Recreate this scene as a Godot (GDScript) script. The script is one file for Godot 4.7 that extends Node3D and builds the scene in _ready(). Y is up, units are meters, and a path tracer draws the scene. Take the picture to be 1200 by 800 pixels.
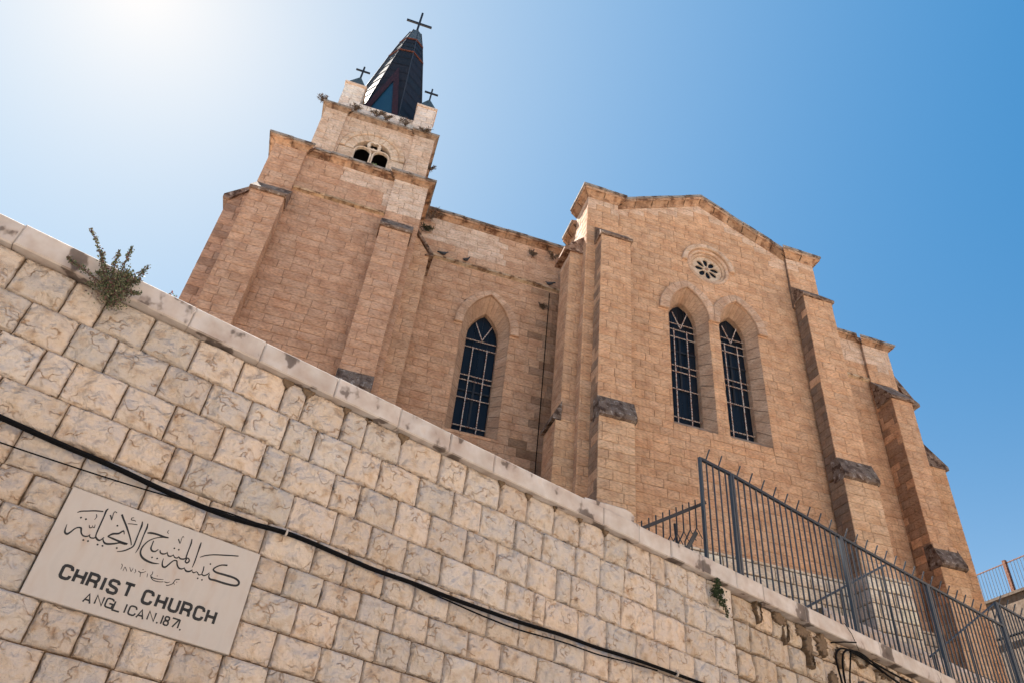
extends Node3D
# A pale stone retaining wall with a lettered plaque, and a sandstone church that stands above it.

const EYE := Vector3(0, 1.6, 0)
const EXPOSURE := 3.35
const SUN := Vector3(-0.29, 0.81, -0.51)
const GLARE := Vector3(-0.3474, 0.7789, -0.5221)   # the middle of the white haze round it
const WH := Vector3(0.946097, 0, -0.323884)      # along the retaining wall, to the right
const WN := Vector3(0.323884, 0, 0.946097)       # out of the retaining wall
const SLOPE := -0.038                            # its courses sink to the right
const X3 := Vector3(1, 0, 0)
const Y3 := Vector3(0, 1, 0)
const Z3 := Vector3(0, 0, 1)

var M := {}
var rng := RandomNumberGenerator.new()
var rough := FastNoiseLite.new()
var broad := FastNoiseLite.new()
var names := {}
var cam: Camera3D
var church: Node3D
var stones: Array[Dictionary] = []               # every church stone, built at the end
var wall_frame := Transform3D(Basis(WH, Y3, WN), WN * -6.0)


class MB:
	var v := PackedVector3Array()
	var n := PackedVector3Array()
	var c := PackedColorArray()
	var ix := PackedInt32Array()
	var col := Color.WHITE
	var o := Vector3.ZERO

	func point(p: Vector3, nn: Vector3) -> int:
		v.append(p - o)
		n.append(nn)
		c.append(col)
		return v.size() - 1

	func tri(a: Vector3, b: Vector3, d: Vector3) -> void:      # anticlockwise seen from outside
		var nn := (b - a).cross(d - a).normalized()
		var i := point(a, nn)
		point(d, nn)
		point(b, nn)
		ix.append_array([i, i + 1, i + 2])

	func quad(a: Vector3, b: Vector3, d: Vector3, e: Vector3) -> void:
		tri(a, b, d)
		tri(a, d, e)

	func grid(p: PackedVector3Array, nu: int, nv: int) -> void:
		var s := v.size()
		for j in nv:
			for i in nu:
				var du := p[j * nu + mini(i + 1, nu - 1)] - p[j * nu + maxi(i - 1, 0)]
				var dv := p[mini(j + 1, nv - 1) * nu + i] - p[maxi(j - 1, 0) * nu + i]
				point(p[j * nu + i], du.cross(dv).normalized())
		for j in nv - 1:
			for i in nu - 1:
				var k := s + j * nu + i
				ix.append_array([k, k + nu + 1, k + 1, k, k + nu, k + nu + 1])

	func box(t: Transform3D, a: Vector3, b: Vector3, bevel := 0.0) -> void:
		var q: Array[Vector3] = []
		for k in 8:
			q.append(t * Vector3(b.x if k & 1 else a.x, b.y if k & 2 else a.y, b.z if k & 4 else a.z))
		if bevel <= 0.0:
			quad(q[4], q[5], q[7], q[6]); quad(q[1], q[0], q[2], q[3]); quad(q[0], q[4], q[6], q[2])
			quad(q[5], q[1], q[3], q[7]); quad(q[6], q[7], q[3], q[2]); quad(q[0], q[1], q[5], q[4])
			return
		prism(t, PackedVector2Array([Vector2(a.x, a.y), Vector2(b.x, a.y), Vector2(b.x, b.y), Vector2(a.x, b.y)]), a.z, b.z, bevel)

	# a polygon (anticlockwise) pushed out from depth d0 to d1, its front edge bevelled
	func prism(t: Transform3D, p: PackedVector2Array, d0: float, d1: float, bevel := 0.0, back := false) -> void:
		var m := p.size()
		var f := PackedVector2Array()
		for i in m:
			var e1 := (p[i] - p[(i + m - 1) % m]).normalized()
			var e2 := (p[(i + 1) % m] - p[i]).normalized()
			var n1 := Vector2(-e1.y, e1.x)
			var n2 := Vector2(-e2.y, e2.x)
			f.append(p[i] + (n1 + n2) / maxf(0.4, 1.0 + n1.dot(n2)) * bevel)
		for i in m:
			var k := (i + 1) % m
			var a := t * Vector3(p[i].x, p[i].y, d0)
			var b := t * Vector3(p[k].x, p[k].y, d0)
			var a1 := t * Vector3(p[i].x, p[i].y, d1 - bevel)
			var b1 := t * Vector3(p[k].x, p[k].y, d1 - bevel)
			quad(a, b, b1, a1)
			if bevel > 0.0:
				quad(a1, b1, t * Vector3(f[k].x, f[k].y, d1), t * Vector3(f[i].x, f[i].y, d1))
		var tr := Geometry2D.triangulate_polygon(f)
		for i in range(0, tr.size() - 2, 3):
			face(t, f[tr[i]], f[tr[i + 1]], f[tr[i + 2]], d1, false)
			if back:
				face(t, p[tr[i]], p[tr[i + 1]], p[tr[i + 2]], d0, true)

	func face(t: Transform3D, a: Vector2, b: Vector2, d: Vector2, z: float, turned: bool) -> void:
		if ((b - a).cross(d - a) < 0.0) != turned:
			var s := b
			b = d
			d = s
		tri(t * Vector3(a.x, a.y, z), t * Vector3(b.x, b.y, z), t * Vector3(d.x, d.y, z))

	# the same with holes through it
	func plate(t: Transform3D, region: PackedVector2Array, holes: Array, d0: float, d1: float) -> void:
		var cuts: Array[float] = [-1000.0, 1000.0]
		for h in holes:
			var lo := 1e9
			var hi := -1e9
			for q in h:
				lo = minf(lo, q.x)
				hi = maxf(hi, q.x)
			cuts.append((lo + hi) / 2.0)
		cuts.sort()
		for k in cuts.size() - 1:
			if cuts[k + 1] - cuts[k] < 1e-5:
				continue
			var strip := PackedVector2Array([Vector2(cuts[k], -500), Vector2(cuts[k + 1], -500), Vector2(cuts[k + 1], 500), Vector2(cuts[k], 500)])
			var pieces: Array = Geometry2D.intersect_polygons(region, strip)
			for h in holes:
				var next: Array = []
				for q in pieces:
					next.append_array(Geometry2D.clip_polygons(q, h))
				pieces = next
			for q in pieces:
				var tr := Geometry2D.triangulate_polygon(q)
				for i in range(0, tr.size() - 2, 3):
					face(t, q[tr[i]], q[tr[i + 1]], q[tr[i + 2]], d1, false)
					face(t, q[tr[i]], q[tr[i + 1]], q[tr[i + 2]], d0, true)
		rim(t, region, d0, d1, false)
		for h in holes:
			rim(t, h, d0, d1, true)

	func rim(t: Transform3D, p: PackedVector2Array, d0: float, d1: float, inward: bool) -> void:
		var cw := Geometry2D.is_polygon_clockwise(p)
		for i in p.size():
			var a := p[i]
			var b := p[(i + 1) % p.size()]
			if cw != inward:
				var s := a
				a = b
				b = s
			quad(t * Vector3(a.x, a.y, d0), t * Vector3(b.x, b.y, d0), t * Vector3(b.x, b.y, d1), t * Vector3(a.x, a.y, d1))

	# a round bar through points
	func tube(p: PackedVector3Array, r0: float, r1: float, sides := 8) -> void:
		var rings: Array[PackedVector3Array] = []
		var norm: Array[PackedVector3Array] = []
		var side := Vector3.ZERO
		for i in p.size():
			var d := (p[mini(i + 1, p.size() - 1)] - p[maxi(i - 1, 0)]).normalized()
			if side == Vector3.ZERO:
				side = d.cross(Vector3(0.31, 0.2, 0.93)).normalized()
			side = (side - d * side.dot(d)).normalized()
			var up := d.cross(side)
			var r := lerpf(r0, r1, float(i) / maxi(1, p.size() - 1))
			var ring := PackedVector3Array()
			var rn := PackedVector3Array()
			for k in sides:
				var q := side * cos(TAU * k / sides) + up * sin(TAU * k / sides)
				ring.append(p[i] + q * r)
				rn.append(q)
			rings.append(ring)
			norm.append(rn)
		var s := v.size()
		for i in p.size():
			for k in sides:
				point(rings[i][k], norm[i][k])
		for i in p.size() - 1:
			for k in sides:
				var a := s + i * sides + k
				var b := s + i * sides + (k + 1) % sides
				ix.append_array([a, b + sides, b, a, a + sides, b + sides])
		for e in [0, p.size() - 1]:
			for k in sides - 2:
				if e == 0:
					tri(rings[e][0], rings[e][k + 2], rings[e][k + 1])
				else:
					tri(rings[e][0], rings[e][k + 1], rings[e][k + 2])

	func mesh() -> ArrayMesh:
		var a := []
		a.resize(Mesh.ARRAY_MAX)
		a[Mesh.ARRAY_VERTEX] = v
		a[Mesh.ARRAY_NORMAL] = n
		a[Mesh.ARRAY_COLOR] = c
		a[Mesh.ARRAY_INDEX] = ix
		var m := ArrayMesh.new()
		m.add_surface_from_arrays(Mesh.PRIMITIVE_TRIANGLES, a)
		return m


# ---------------------------------------------------------------- names and nodes
func numbered(parent: Node, called: String) -> String:
	var key := "%d/%s" % [parent.get_instance_id(), called]
	var k: int = names.get(key, 0)
	names[key] = k + 1
	return called if k == 0 else "%s_%03d" % [called, k]


func part(parent: Node3D, called: String, mesh: Mesh, mat: Material, at := Vector3.ZERO, label := "") -> MeshInstance3D:
	var o := MeshInstance3D.new()
	o.name = numbered(parent, called)
	o.mesh = mesh
	o.material_override = null
	if mesh is ArrayMesh and mesh.get_surface_count():
		if mesh.surface_get_material(0) == null:
			mesh.surface_set_material(0, mat)
		elif mesh.surface_get_material(0) != mat:
			o.set_surface_override_material(0, mat)
	else:
		o.set_surface_override_material(0, mat)
	parent.add_child(o, true)
	o.position = at - (parent as Node3D).global_position
	if label:
		o.set_meta("label", label)
	return o


func thing(called: String, label: String, category: String, at := Vector3.ZERO, group := "") -> Node3D:
	var o := Node3D.new()
	o.name = numbered(self, called)
	o.position = at
	add_child(o, true)
	return tag(o, label, category, group)


func tag(o: Node3D, label: String, category: String, group := "") -> Node3D:
	o.set_meta("label", label)
	o.set_meta("category", category)
	if group:
		o.set_meta("group", group)
	return o


func structure(called: String, mesh: Mesh, mat: Material) -> MeshInstance3D:
	var o := part(self, called, mesh, mat)
	o.set_meta("kind", "structure")
	return o


func V2(l: Array) -> PackedVector2Array:
	var p := PackedVector2Array()
	for k in range(0, l.size(), 2):
		p.append(Vector2(l[k], l[k + 1]))
	return p


# frames: u right, v up, d outwards
func front(z: float) -> Transform3D:
	return Transform3D(Basis(X3, Y3, Z3), Vector3(0, 0, z))          # u = x


func left_side(x: float) -> Transform3D:
	return Transform3D(Basis(Z3, Y3, -X3), Vector3(x, 0, 0))         # u = z


func right_side(x: float) -> Transform3D:
	return Transform3D(Basis(-Z3, Y3, X3), Vector3(x, 0, 0))         # u = -z


# ---------------------------------------------------------------- materials
func noise_texture(freq: float, octaves: int, stops: Array, seed_: int, kind := 3, warp := 0.0, size := 512, fractal := 1) -> NoiseTexture2D:
	var f := FastNoiseLite.new()
	f.noise_type = kind
	f.frequency = freq
	f.seed = seed_
	f.fractal_type = fractal
	f.fractal_octaves = octaves
	if warp > 0.0:
		f.domain_warp_enabled = true
		f.domain_warp_amplitude = warp
		f.domain_warp_frequency = freq * 1.3
	var t := NoiseTexture2D.new()
	t.width = size
	t.height = size
	t.seamless = true
	t.noise = f
	if stops.is_empty():
		t.as_normal_map = true
		t.bump_strength = 6.0
	else:
		var g := Gradient.new()
		g.offsets = PackedFloat32Array(stops.map(func(s): return s[0]))
		g.colors = PackedColorArray(stops.map(func(s): return s[1]))
		t.color_ramp = g
	return t


# split limestone: a grainy face with short creases here and there, with brown earth and shade tinted into them
func chipped(seed_: int, size: int, freq: float) -> Array:
	var f := FastNoiseLite.new()
	f.noise_type = FastNoiseLite.TYPE_SIMPLEX_SMOOTH
	f.frequency = freq
	f.seed = seed_
	f.fractal_octaves = 5
	f.fractal_gain = 0.55
	f.domain_warp_enabled = true
	f.domain_warp_amplitude = 16.0
	f.domain_warp_frequency = freq * 2.0
	var a := f.get_seamless_image(size, size)
	f.seed = seed_ + 7
	f.frequency = freq * 0.9
	f.fractal_octaves = 3
	f.domain_warp_amplitude = 22.0
	var b := f.get_seamless_image(size, size)
	f.seed = seed_ + 13
	f.frequency = freq * 0.8
	f.fractal_octaves = 2
	var c := f.get_seamless_image(size, size)
	var im := Image.create(size, size, false, Image.FORMAT_RGBF)
	var dirt_shade := Image.create(size, size, false, Image.FORMAT_RGB8)
	for y in size:
		for x in size:
			var n := b.get_pixel(x, y).r
			var mask := smoothstep(0.50, 0.68, c.get_pixel(x, y).r)
			var crease := pow(maxf(0.0, 1.0 - absf(n - 0.5) * 13.0), 1.3) * mask
			var step_ := smoothstep(0.49, 0.51, n) * mask * 0.15
			im.set_pixel(x, y, Color(a.get_pixel(x, y).r * 0.75 + step_ - crease * 0.08, 0, 0))
			dirt_shade.set_pixel(x, y, Color.WHITE.lerp(Color(0.80, 0.70, 0.60), minf(1.0, crease)))
	return [ImageTexture.create_from_image(im), ImageTexture.create_from_image(dirt_shade)]


func material(color: Color, roughness: float, metallic := 0.0) -> StandardMaterial3D:
	var m := StandardMaterial3D.new()
	m.albedo_color = color.linear_to_srgb()
	m.roughness = roughness
	m.metallic = metallic
	m.vertex_color_use_as_albedo = true
	return m


func triplanar(m: StandardMaterial3D, tex: Texture2D, scale: Vector3, bump: Texture2D = null, strength := 1.0, detail: Texture2D = null, scale2 := Vector3.ONE) -> StandardMaterial3D:
	m.albedo_texture = tex
	m.uv1_triplanar = true
	m.uv1_world_triplanar = true
	m.uv1_scale = scale
	m.uv1_triplanar_sharpness = 4.0
	if bump:
		m.normal_enabled = true
		m.normal_texture = bump
		m.normal_scale = strength
	if detail:
		m.detail_enabled = true
		m.detail_albedo = detail
		m.detail_blend_mode = BaseMaterial3D.BLEND_MODE_MUL
		m.detail_uv_layer = BaseMaterial3D.DETAIL_UV_2
		m.uv2_triplanar = true
		m.uv2_world_triplanar = true
		m.uv2_scale = scale2
	return m


func grey(x: float) -> Color:
	return Color(x, x, x)


func materials() -> void:
	# sandstone of the church: fine grain that runs along the beds, and broad uneven toning
	var grain := noise_texture(0.02, 5, [[0.0, grey(0.70)], [0.3, grey(0.85)], [0.55, grey(0.94)], [1.0, grey(1.0)]], 3, 3, 12.0)
	var tone := noise_texture(0.012, 4, [[0.0, Color(0.86, 0.80, 0.76)], [0.45, Color(0.95, 0.93, 0.91)], [0.75, Color(1, 1, 1)], [1.0, Color(1, 0.97, 0.93)]], 9)
	var beds := noise_texture(0.035, 4, [], 14, 3, 15.0)
	M.stone = triplanar(material(Color(1, 1, 1), 0.95), grain, Vector3(0.8, 2.4, 0.8), beds, 0.9, tone, Vector3(0.31, 0.43, 0.31))
	var stain := noise_texture(0.011, 5, [[0.0, Color(0.50, 0.43, 0.39)], [0.30, Color(0.62, 0.54, 0.49)], [0.38, Color(0.88, 0.84, 0.80)], [0.7, grey(1.0)], [1.0, Color(0.95, 0.9, 0.85)]], 101, 3, 25.0)
	M.aged = triplanar(material(Color(1, 1, 1), 0.95), grain, Vector3(0.8, 1.6, 0.8), beds, 1.0, stain, Vector3(0.45, 0.45, 0.45))
	M.joint = triplanar(material(Color(0.36, 0.215, 0.135), 0.97), grain, Vector3(0.9, 0.9, 0.9), beds, 0.8)
	# hard pale limestone of the retaining wall: cream, lilac grey and ochre clouds, thin dark veins
	var cloud := noise_texture(0.011, 5, [[0.0, Color(0.78, 0.67, 0.57)], [0.24, Color(0.88, 0.79, 0.70)], [0.44, Color(0.93, 0.86, 0.79)], [0.70, Color(0.91, 0.85, 0.80)], [0.9, Color(0.83, 0.79, 0.77)], [1.0, Color(0.76, 0.72, 0.71)]], 21, 3, 30.0, 1024)
	var chips := noise_texture(0.022, 5, [], 41, 3, 30.0, 1024, 2)
	var split := chipped(91, 1024, 0.008)
	M.rock = triplanar(material(Color(0.98, 0.98, 0.98), 0.92), cloud, Vector3(0.62, 0.62, 0.62), null, 1.0, split[1], Vector3(0.62, 0.62, 0.62))
	M.rock.heightmap_enabled = true
	M.rock.heightmap_texture = split[0]
	M.rock.heightmap_scale = 6.5
	M.earth = triplanar(material(Color(0.20, 0.135, 0.085), 0.98), grain, Vector3(3, 3, 3), chips, 1.0)
	# sawn coping stone with dark flaking patches
	var flake := noise_texture(0.005, 5, [[0.0, grey(0.95)], [0.4, grey(1.0)], [0.60, Color(0.95, 0.94, 0.94)], [0.64, Color(0.80, 0.78, 0.77)], [0.67, Color(0.60, 0.57, 0.56)], [1.0, Color(0.40, 0.38, 0.37)]], 57, 3, 25.0, 1024)
	M.coping = triplanar(material(Color(0.64, 0.585, 0.55), 0.9), flake, Vector3(0.55, 0.35, 0.55), beds, 0.25, tone, Vector3(0.7, 0.7, 0.7))
	# weathered offsets: dark lichen and white droppings
	var lichen := noise_texture(0.02, 4, [[0.0, Color(0.62, 0.60, 0.60)], [0.45, Color(0.85, 0.80, 0.77)], [0.64, Color(0.70, 0.65, 0.61)], [0.69, Color(1, 1, 1)], [1.0, Color(1, 1, 1)]], 63, 3, 14.0)
	M.weather = triplanar(material(Color(1, 1, 1), 0.95), lichen, Vector3(0.7, 0.7, 0.7), beds, 1.0, stain, Vector3(0.6, 0.6, 0.6))
	var streak := noise_texture(0.02, 3, [[0.0, Color(0.96, 0.90, 0.85)], [0.2, Color(0.985, 0.965, 0.95)], [0.6, Color(1, 0.995, 0.99)], [1.0, Color(0.975, 0.97, 0.965)]], 71, 3, 12.0)
	M.plaque = triplanar(material(Color(0.54, 0.49, 0.45), 0.75), streak, Vector3(1.1, 0.4, 1.1), null, 1.0)
	M.black = material(Color(0.012, 0.012, 0.014), 0.6)
	M.cable = material(Color(0.007, 0.007, 0.008), 0.8)
	M.cable.metallic_specular = 0.2
	M.paint = triplanar(material(Color(1, 1, 1), 0.45, 0.25), noise_texture(0.03, 3, [[0.0, grey(0.75)], [1.0, grey(1.0)]], 77), Vector3(4, 4, 4))
	M.rust = triplanar(material(Color(1, 1, 1), 0.85), noise_texture(0.03, 4, [[0.0, Color(0.55, 0.32, 0.20)], [0.40, Color(0.62, 0.38, 0.26)], [0.52, grey(0.95)], [1.0, grey(1.0)]], 83), Vector3(1.4, 1.4, 1.4))
	M.lead = triplanar(material(Color(1, 1, 1), 0.5, 0.0), noise_texture(0.02, 4, [[0.0, grey(0.6)], [1.0, grey(1.0)]], 87), Vector3(1, 1, 1))
	M.lead.metallic_specular = 0.24
	M.glass = material(Color(0.012, 0.017, 0.026), 0.13)
	M.glass.metallic_specular = 0.26
	M.leaf = material(Color(1, 1, 1), 0.7)
	M.leaf.backlight_enabled = true
	M.leaf.backlight = Color(0.3, 0.3, 0.3)
	M.concrete = triplanar(material(Color(0.23, 0.175, 0.135), 0.95), tone, Vector3(0.8, 0.5, 0.8), beds, 0.4, grain, Vector3(0.4, 0.4, 0.4))
	M.paving = triplanar(material(Color(0.47, 0.445, 0.405), 0.95), tone, Vector3(0.3, 0.3, 0.3))
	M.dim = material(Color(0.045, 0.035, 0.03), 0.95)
	M.pale = triplanar(material(Color(0.78, 0.66, 0.52), 0.95), tone, Vector3(0.3, 0.3, 0.3))
	M.feather = material(Color(1, 1, 1), 0.8)


# ---------------------------------------------------------------- stones
func stone(parent: Node, t: Transform3D, poly: PackedVector2Array, proud: float, gap: float, tint: Color, called := "stone") -> void:
	stones.append({"p": parent, "t": t, "q": poly, "d": proud, "g": gap, "c": tint, "n": called, "k": stones.size()})


# fills a region of a face with coursed stones; tint(point) gives each its colour
func courses(parent: Node, t: Transform3D, region: PackedVector2Array, holes: Array, tint: Callable, h := 0.31, lo := 0.38, hi := 0.82, proud := 0.03, gap := 0.005) -> void:
	var a := Vector2(1e9, 1e9)
	var b := Vector2(-1e9, -1e9)
	for q in region:
		a = a.min(q)
		b = b.max(q)
	var k0 := int(floor(a.y / h)) - 1
	for k in range(k0, int(b.y / h) + 2):
		var y0 := k * h + 0.022 * sin(k * 7.3)
		var y1 := (k + 1) * h + 0.022 * sin((k + 1) * 7.3)
		if y1 <= a.y + 0.02 or y0 >= b.y - 0.02:
			continue
		var x := a.x - rng.randf_range(0.0, lo)
		while x < b.x:
			var w := rng.randf_range(lo, hi)
			if b.x - (x + w) < 0.16:
				w = b.x - x + 0.001
			if x + w > a.x + 0.03:
				var rect := PackedVector2Array([Vector2(maxf(x, a.x), y0), Vector2(minf(x + w, b.x), y0), Vector2(minf(x + w, b.x), y1), Vector2(maxf(x, a.x), y1)])
				if rect[1].x - rect[0].x > 0.03:
					var pieces: Array = Geometry2D.intersect_polygons(rect, region)
					for hole in holes:
						var next: Array = []
						for q in pieces:
							next.append_array(Geometry2D.clip_polygons(q, hole))
						pieces = next
					for q in pieces:
						place(parent, t, q, tint, proud, gap)
			x += w


func place(parent: Node, t: Transform3D, q: PackedVector2Array, tint: Callable, proud: float, gap: float) -> void:
	if Geometry2D.is_polygon_clockwise(q):
		q.reverse()
	var area := 0.0
	var mid := Vector2.ZERO
	for i in q.size():
		area += q[i].cross(q[(i + 1) % q.size()]) / 2.0
		mid += q[i] / q.size()
	if absf(area) < 0.006:
		return
	stone(parent, t, q, proud * rng.randf_range(0.8, 1.15), gap, tint.call(t * Vector3(mid.x, mid.y, 0)))


func build_stone(mb: MB, s: Dictionary) -> void:
	var t: Transform3D = s.t
	var q: PackedVector2Array = s.q
	mb.col = s.c
	if q.size() == 4 and absf(q[0].y - q[1].y) < 0.002 and absf(q[2].y - q[3].y) < 0.002 and minf(q[0].distance_to(q[1]), q[0].distance_to(q[3])) > 0.09 and q[2].distance_to(q[3]) > 0.05:
		slab(mb, t, q, s.d, s.g, 0.016, 0.13, 0.016, s.k, false)
		return
	for r in Geometry2D.offset_polygon(q, -s.g):
		if r.size() > 2:
			if Geometry2D.is_polygon_clockwise(r):
				r.reverse()
			mb.prism(t, r, -0.012, s.d, 0.006)


# a four-sided stone with a rough face: a grid of points between its edges, its rim set back
func slab(mb: MB, t: Transform3D, q: PackedVector2Array, proud: float, gap: float, edge: float, step: float, amp: float, k: int, rock: bool) -> void:
	var lu := q[0].distance_to(q[1])
	var lv := q[0].distance_to(q[3])
	var us := stations(lu, gap, edge, step)
	var vs := stations(lv, gap, edge, step if rock else step * 0.75)
	var nu := us.size()
	var nv := vs.size()
	var p := PackedVector3Array()
	var shift := Vector3(k % 17, k % 29, k % 11) * 3.7
	for j in nv:
		for i in nu:
			var fu := us[i] / lu
			var fv := vs[j] / lv
			var c := q[0].lerp(q[1], fu).lerp(q[3].lerp(q[2], fu), fv)
			var rim := i == 0 or j == 0 or i == nu - 1 or j == nv - 1
			var ring := i == 1 or j == 1 or i == nu - 2 or j == nv - 2
			var w := Vector3(c.x, c.y, t.origin.z) + shift
			var d := proud
			if rock:
				d += rock_height(w, us[i], vs[j], lu, lv, k)
			else:
				d += amp * (rough.get_noise_3dv(w * Vector3(2.0, 5.0, 2.0)) + 0.5 * rough.get_noise_3dv(w * 11.0))
			if rim:
				d = proud * (0.15 if rock else 0.5) + 0.3 * (d - proud)
				c += Vector2(rough.get_noise_2d(c.x * 9 + shift.x, c.y * 9), rough.get_noise_2d(c.y * 9, c.x * 9 + shift.y)) * (0.006 if rock else 0.012)
			elif ring:
				d = lerpf(proud * 0.9, d, 0.7)
			p.append(t * Vector3(c.x, c.y, d))
	mb.grid(p, nu, nv)
	var deep := t.basis.z * -0.03
	for i in nu - 1:
		mb.quad(p[i] + deep, p[i + 1] + deep, p[i + 1], p[i])
		var e := (nv - 1) * nu + i
		mb.quad(p[e + 1] + deep, p[e] + deep, p[e], p[e + 1])
	for j in nv - 1:
		mb.quad(p[(j + 1) * nu] + deep, p[j * nu] + deep, p[j * nu], p[(j + 1) * nu])
		var e := j * nu + nu - 1
		mb.quad(p[e] + deep, p[e + nu] + deep, p[e + nu], p[e])


func stations(length: float, gap: float, edge: float, step: float) -> PackedFloat32Array:
	var r := PackedFloat32Array([gap, gap + edge])
	var inner := length - 2.0 * (gap + edge)
	var m := maxi(1, int(round(inner / step)))
	for i in m:
		r.append(gap + edge + inner * (i + 1) / m)
	r.append(length - gap)
	return r


func rock_height(w: Vector3, u: float, v: float, lu: float, lv: float, k: int) -> float:
	# a hammer-dressed face: a flat middle, broken down towards the edges in a few tilted facets
	var p := Vector2(u - lu / 2.0, v - lv / 2.0)
	p += 0.035 * Vector2(rough.get_noise_3dv(w * 3.1), rough.get_noise_3dv(w * 3.1 + Vector3(9, 4, 2))) + 0.010 * Vector2(rough.get_noise_3dv(w * 11.0), rough.get_noise_3dv(w * 11.0 + Vector3(5, 1, 7)))
	var h := 0.020 + 0.012 * broad.get_noise_3dv(w * 2.0)
	var q := fposmod(k * 0.618034, 1.0)
	for i in 7:
		var a := TAU * fposmod(q + i * 0.381966 + 0.21 * sin(k * 3.7 + i * 5.1), 1.0)
		var d := Vector2(cos(a), sin(a))
		var reach := (absf(d.x) * lu + absf(d.y) * lv) / 2.0
		var off := reach * (0.22 + 0.55 * fposmod(sin(k * 12.9898 + i * 78.233) * 43758.5453, 1.0))
		var s := 0.15 + 0.45 * fposmod(sin(k * 39.34 + i * 11.135) * 24634.6345, 1.0)
		h = minf(h, 0.020 - s * (p.dot(d) - off))
	h = maxf(h, -0.020) + 0.0035 * rough.get_noise_3dv(w * 14.0)
	return h * smoothstep(0.0, 0.022, minf(minf(u, lu - u), minf(v, lv - v)))


func _ready() -> void:
	rng.seed = 1871
	rough.noise_type = FastNoiseLite.TYPE_SIMPLEX_SMOOTH
	rough.frequency = 1.0
	rough.seed = 5
	rough.fractal_octaves = 2
	broad.noise_type = FastNoiseLite.TYPE_SIMPLEX_SMOOTH
	broad.frequency = 1.0
	broad.seed = 12
	broad.fractal_octaves = 3
	# camera
	cam = Camera3D.new()
	cam.name = "camera"
	cam.fov = 49.86
	cam.near = 0.1
	cam.far = 800.0
	add_child(cam)
	cam.transform = Transform3D(Basis(Vector3(0.949769, 0.093275, 0.298730), Vector3(-0.255228, 0.783253, 0.566898), Vector3(-0.181104, -0.614666, 0.767715)), EYE)
	# sky, sun, exposure
	var e := Environment.new()
	e.background_mode = Environment.BG_SKY
	e.tonemap_mode = Environment.TONE_MAPPER_LINEAR
	e.tonemap_exposure = EXPOSURE
	e.sdfgi_enabled = true
	e.ssao_enabled = true
	e.ssil_enabled = true
	e.sky = Sky.new()
	e.sky.sky_material = make_sky()
	var we := WorldEnvironment.new()
	we.name = "environment"
	we.environment = e
	add_child(we)
	var sun := DirectionalLight3D.new()
	sun.name = "sun"
	sun.light_energy = 1.6
	sun.light_color = Color(1.0, 0.965, 0.92)
	sun.light_angular_distance = 0.53
	sun.shadow_enabled = true
	sun.sky_mode = DirectionalLight3D.SKY_MODE_LIGHT_ONLY
	add_child(sun)
	sun.basis = Basis.looking_at(-SUN.normalized(), Y3)
	materials()
	# ground, street side, church, wall
	var gr := MB.new()
	gr.quad(Vector3(-300, -0.02, 300), Vector3(300, -0.02, 300), Vector3(300, -0.02, -300), Vector3(-300, -0.02, -300))
	structure("street", gr.mesh(), M.paving)
	var te := MB.new()
	te.plate(Transform3D(Basis(X3, -Z3, Y3), Vector3.ZERO), PackedVector2Array([Vector2(-16, 1.1), Vector2(-3.8, 5.5), Vector2(20.5, 13.7), Vector2(40, 20), Vector2(40, 32), Vector2(-16, 32)]), [], -1.0, 4.6)
	structure("terrace", te.mesh(), M.earth)
	build_street_side()
	build_church()
	flush_stones()
	build_wall([5.404, 5.06, 4.73, 4.39, 4.081, 3.789, 3.545, 3.274, 3.008, 2.718, 2.43, 2.15, 1.87, 1.59, 1.31, 1.03, 0.75, 0.45, 0.15, -0.15], {
		1: [-0.95, -0.55, -0.28, 0.12, 0.52, 0.94, 1.37, 1.58, 1.99, 2.23, 2.63, 3.85, 4.22, 4.59, 4.96, 5.34, 5.69, 6.05, 6.3, 6.67, 7.04],
		2: [-0.74, -0.37, -0.06, 0.37, 0.76, 1.13, 1.49, 1.78, 2.14, 2.47],
		3: [-0.48, -0.25, 0.16, 0.56, 0.99, 1.38, 1.6, 2.06, 2.33, 2.73, 3.1, 3.9, 4.3, 4.87],
		4: [-0.15, 0.31, 0.83, 1.27, 1.75, 2.17, 2.52, 2.9, 3.29, 3.66, 4.07, 4.55],
		5: [-0.34, 0.12, 0.61, 1.1, 1.6, 2.06, 2.36, 2.74, 3.06, 3.44, 3.88, 4.25, 4.7, 5.09],
		6: [-0.13, 0.12, 1.87, 2.2, 2.56, 2.91, 3.25, 3.69, 4.07, 4.5],
		7: [2.04, 2.41],
		9: [0.28, 0.59, 0.89, 1.22],
	})
	build_coping([-1.07, 0.37, 1.04, 1.8, 2.51, 3.12, 3.68, 5.24, 5.8, 6.33, 6.87, 7.49, 8.01, 8.88, 10.53])
	var ink: Array = []
	ink.append([103, 709, 4, 122, 726, 6, 163, 742, 6, 209, 760, 7, 259, 772, 6])
	ink.append([282, 803, 4, 275, 783, 9, 277, 743, 7, 278, 683, 7, 279, 630, 7, 282, 591, 6, 295, 573, 9, 313, 566, 9, 325, 573, 6, 338, 597, 4])
	ink.append([333, 589, 4, 342, 572, 6, 357, 560, 9, 378, 559, 10, 420, 575, 9, 450, 591, 7, 486, 594, 10, 504, 602, 5])
	ink.append([357, 610, 6, 382, 638, 10, 418, 653, 9, 441, 681, 7, 456, 659, 3])
	ink.append([357, 610, 5, 395, 606, 9, 447, 600, 10, 502, 598, 10])
	ink.append([76, 610, 2, 80, 576, 6, 87, 552, 9, 105, 545, 10, 121, 567, 7, 137, 598, 6, 157, 612, 7, 172, 610, 9, 183, 585, 7, 200, 567, 7, 221, 565, 7, 238, 574, 6, 244, 588, 4])
	ink.append([241, 581, 4, 252, 568, 6, 270, 568, 7, 282, 575, 6, 284, 592, 4])
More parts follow.
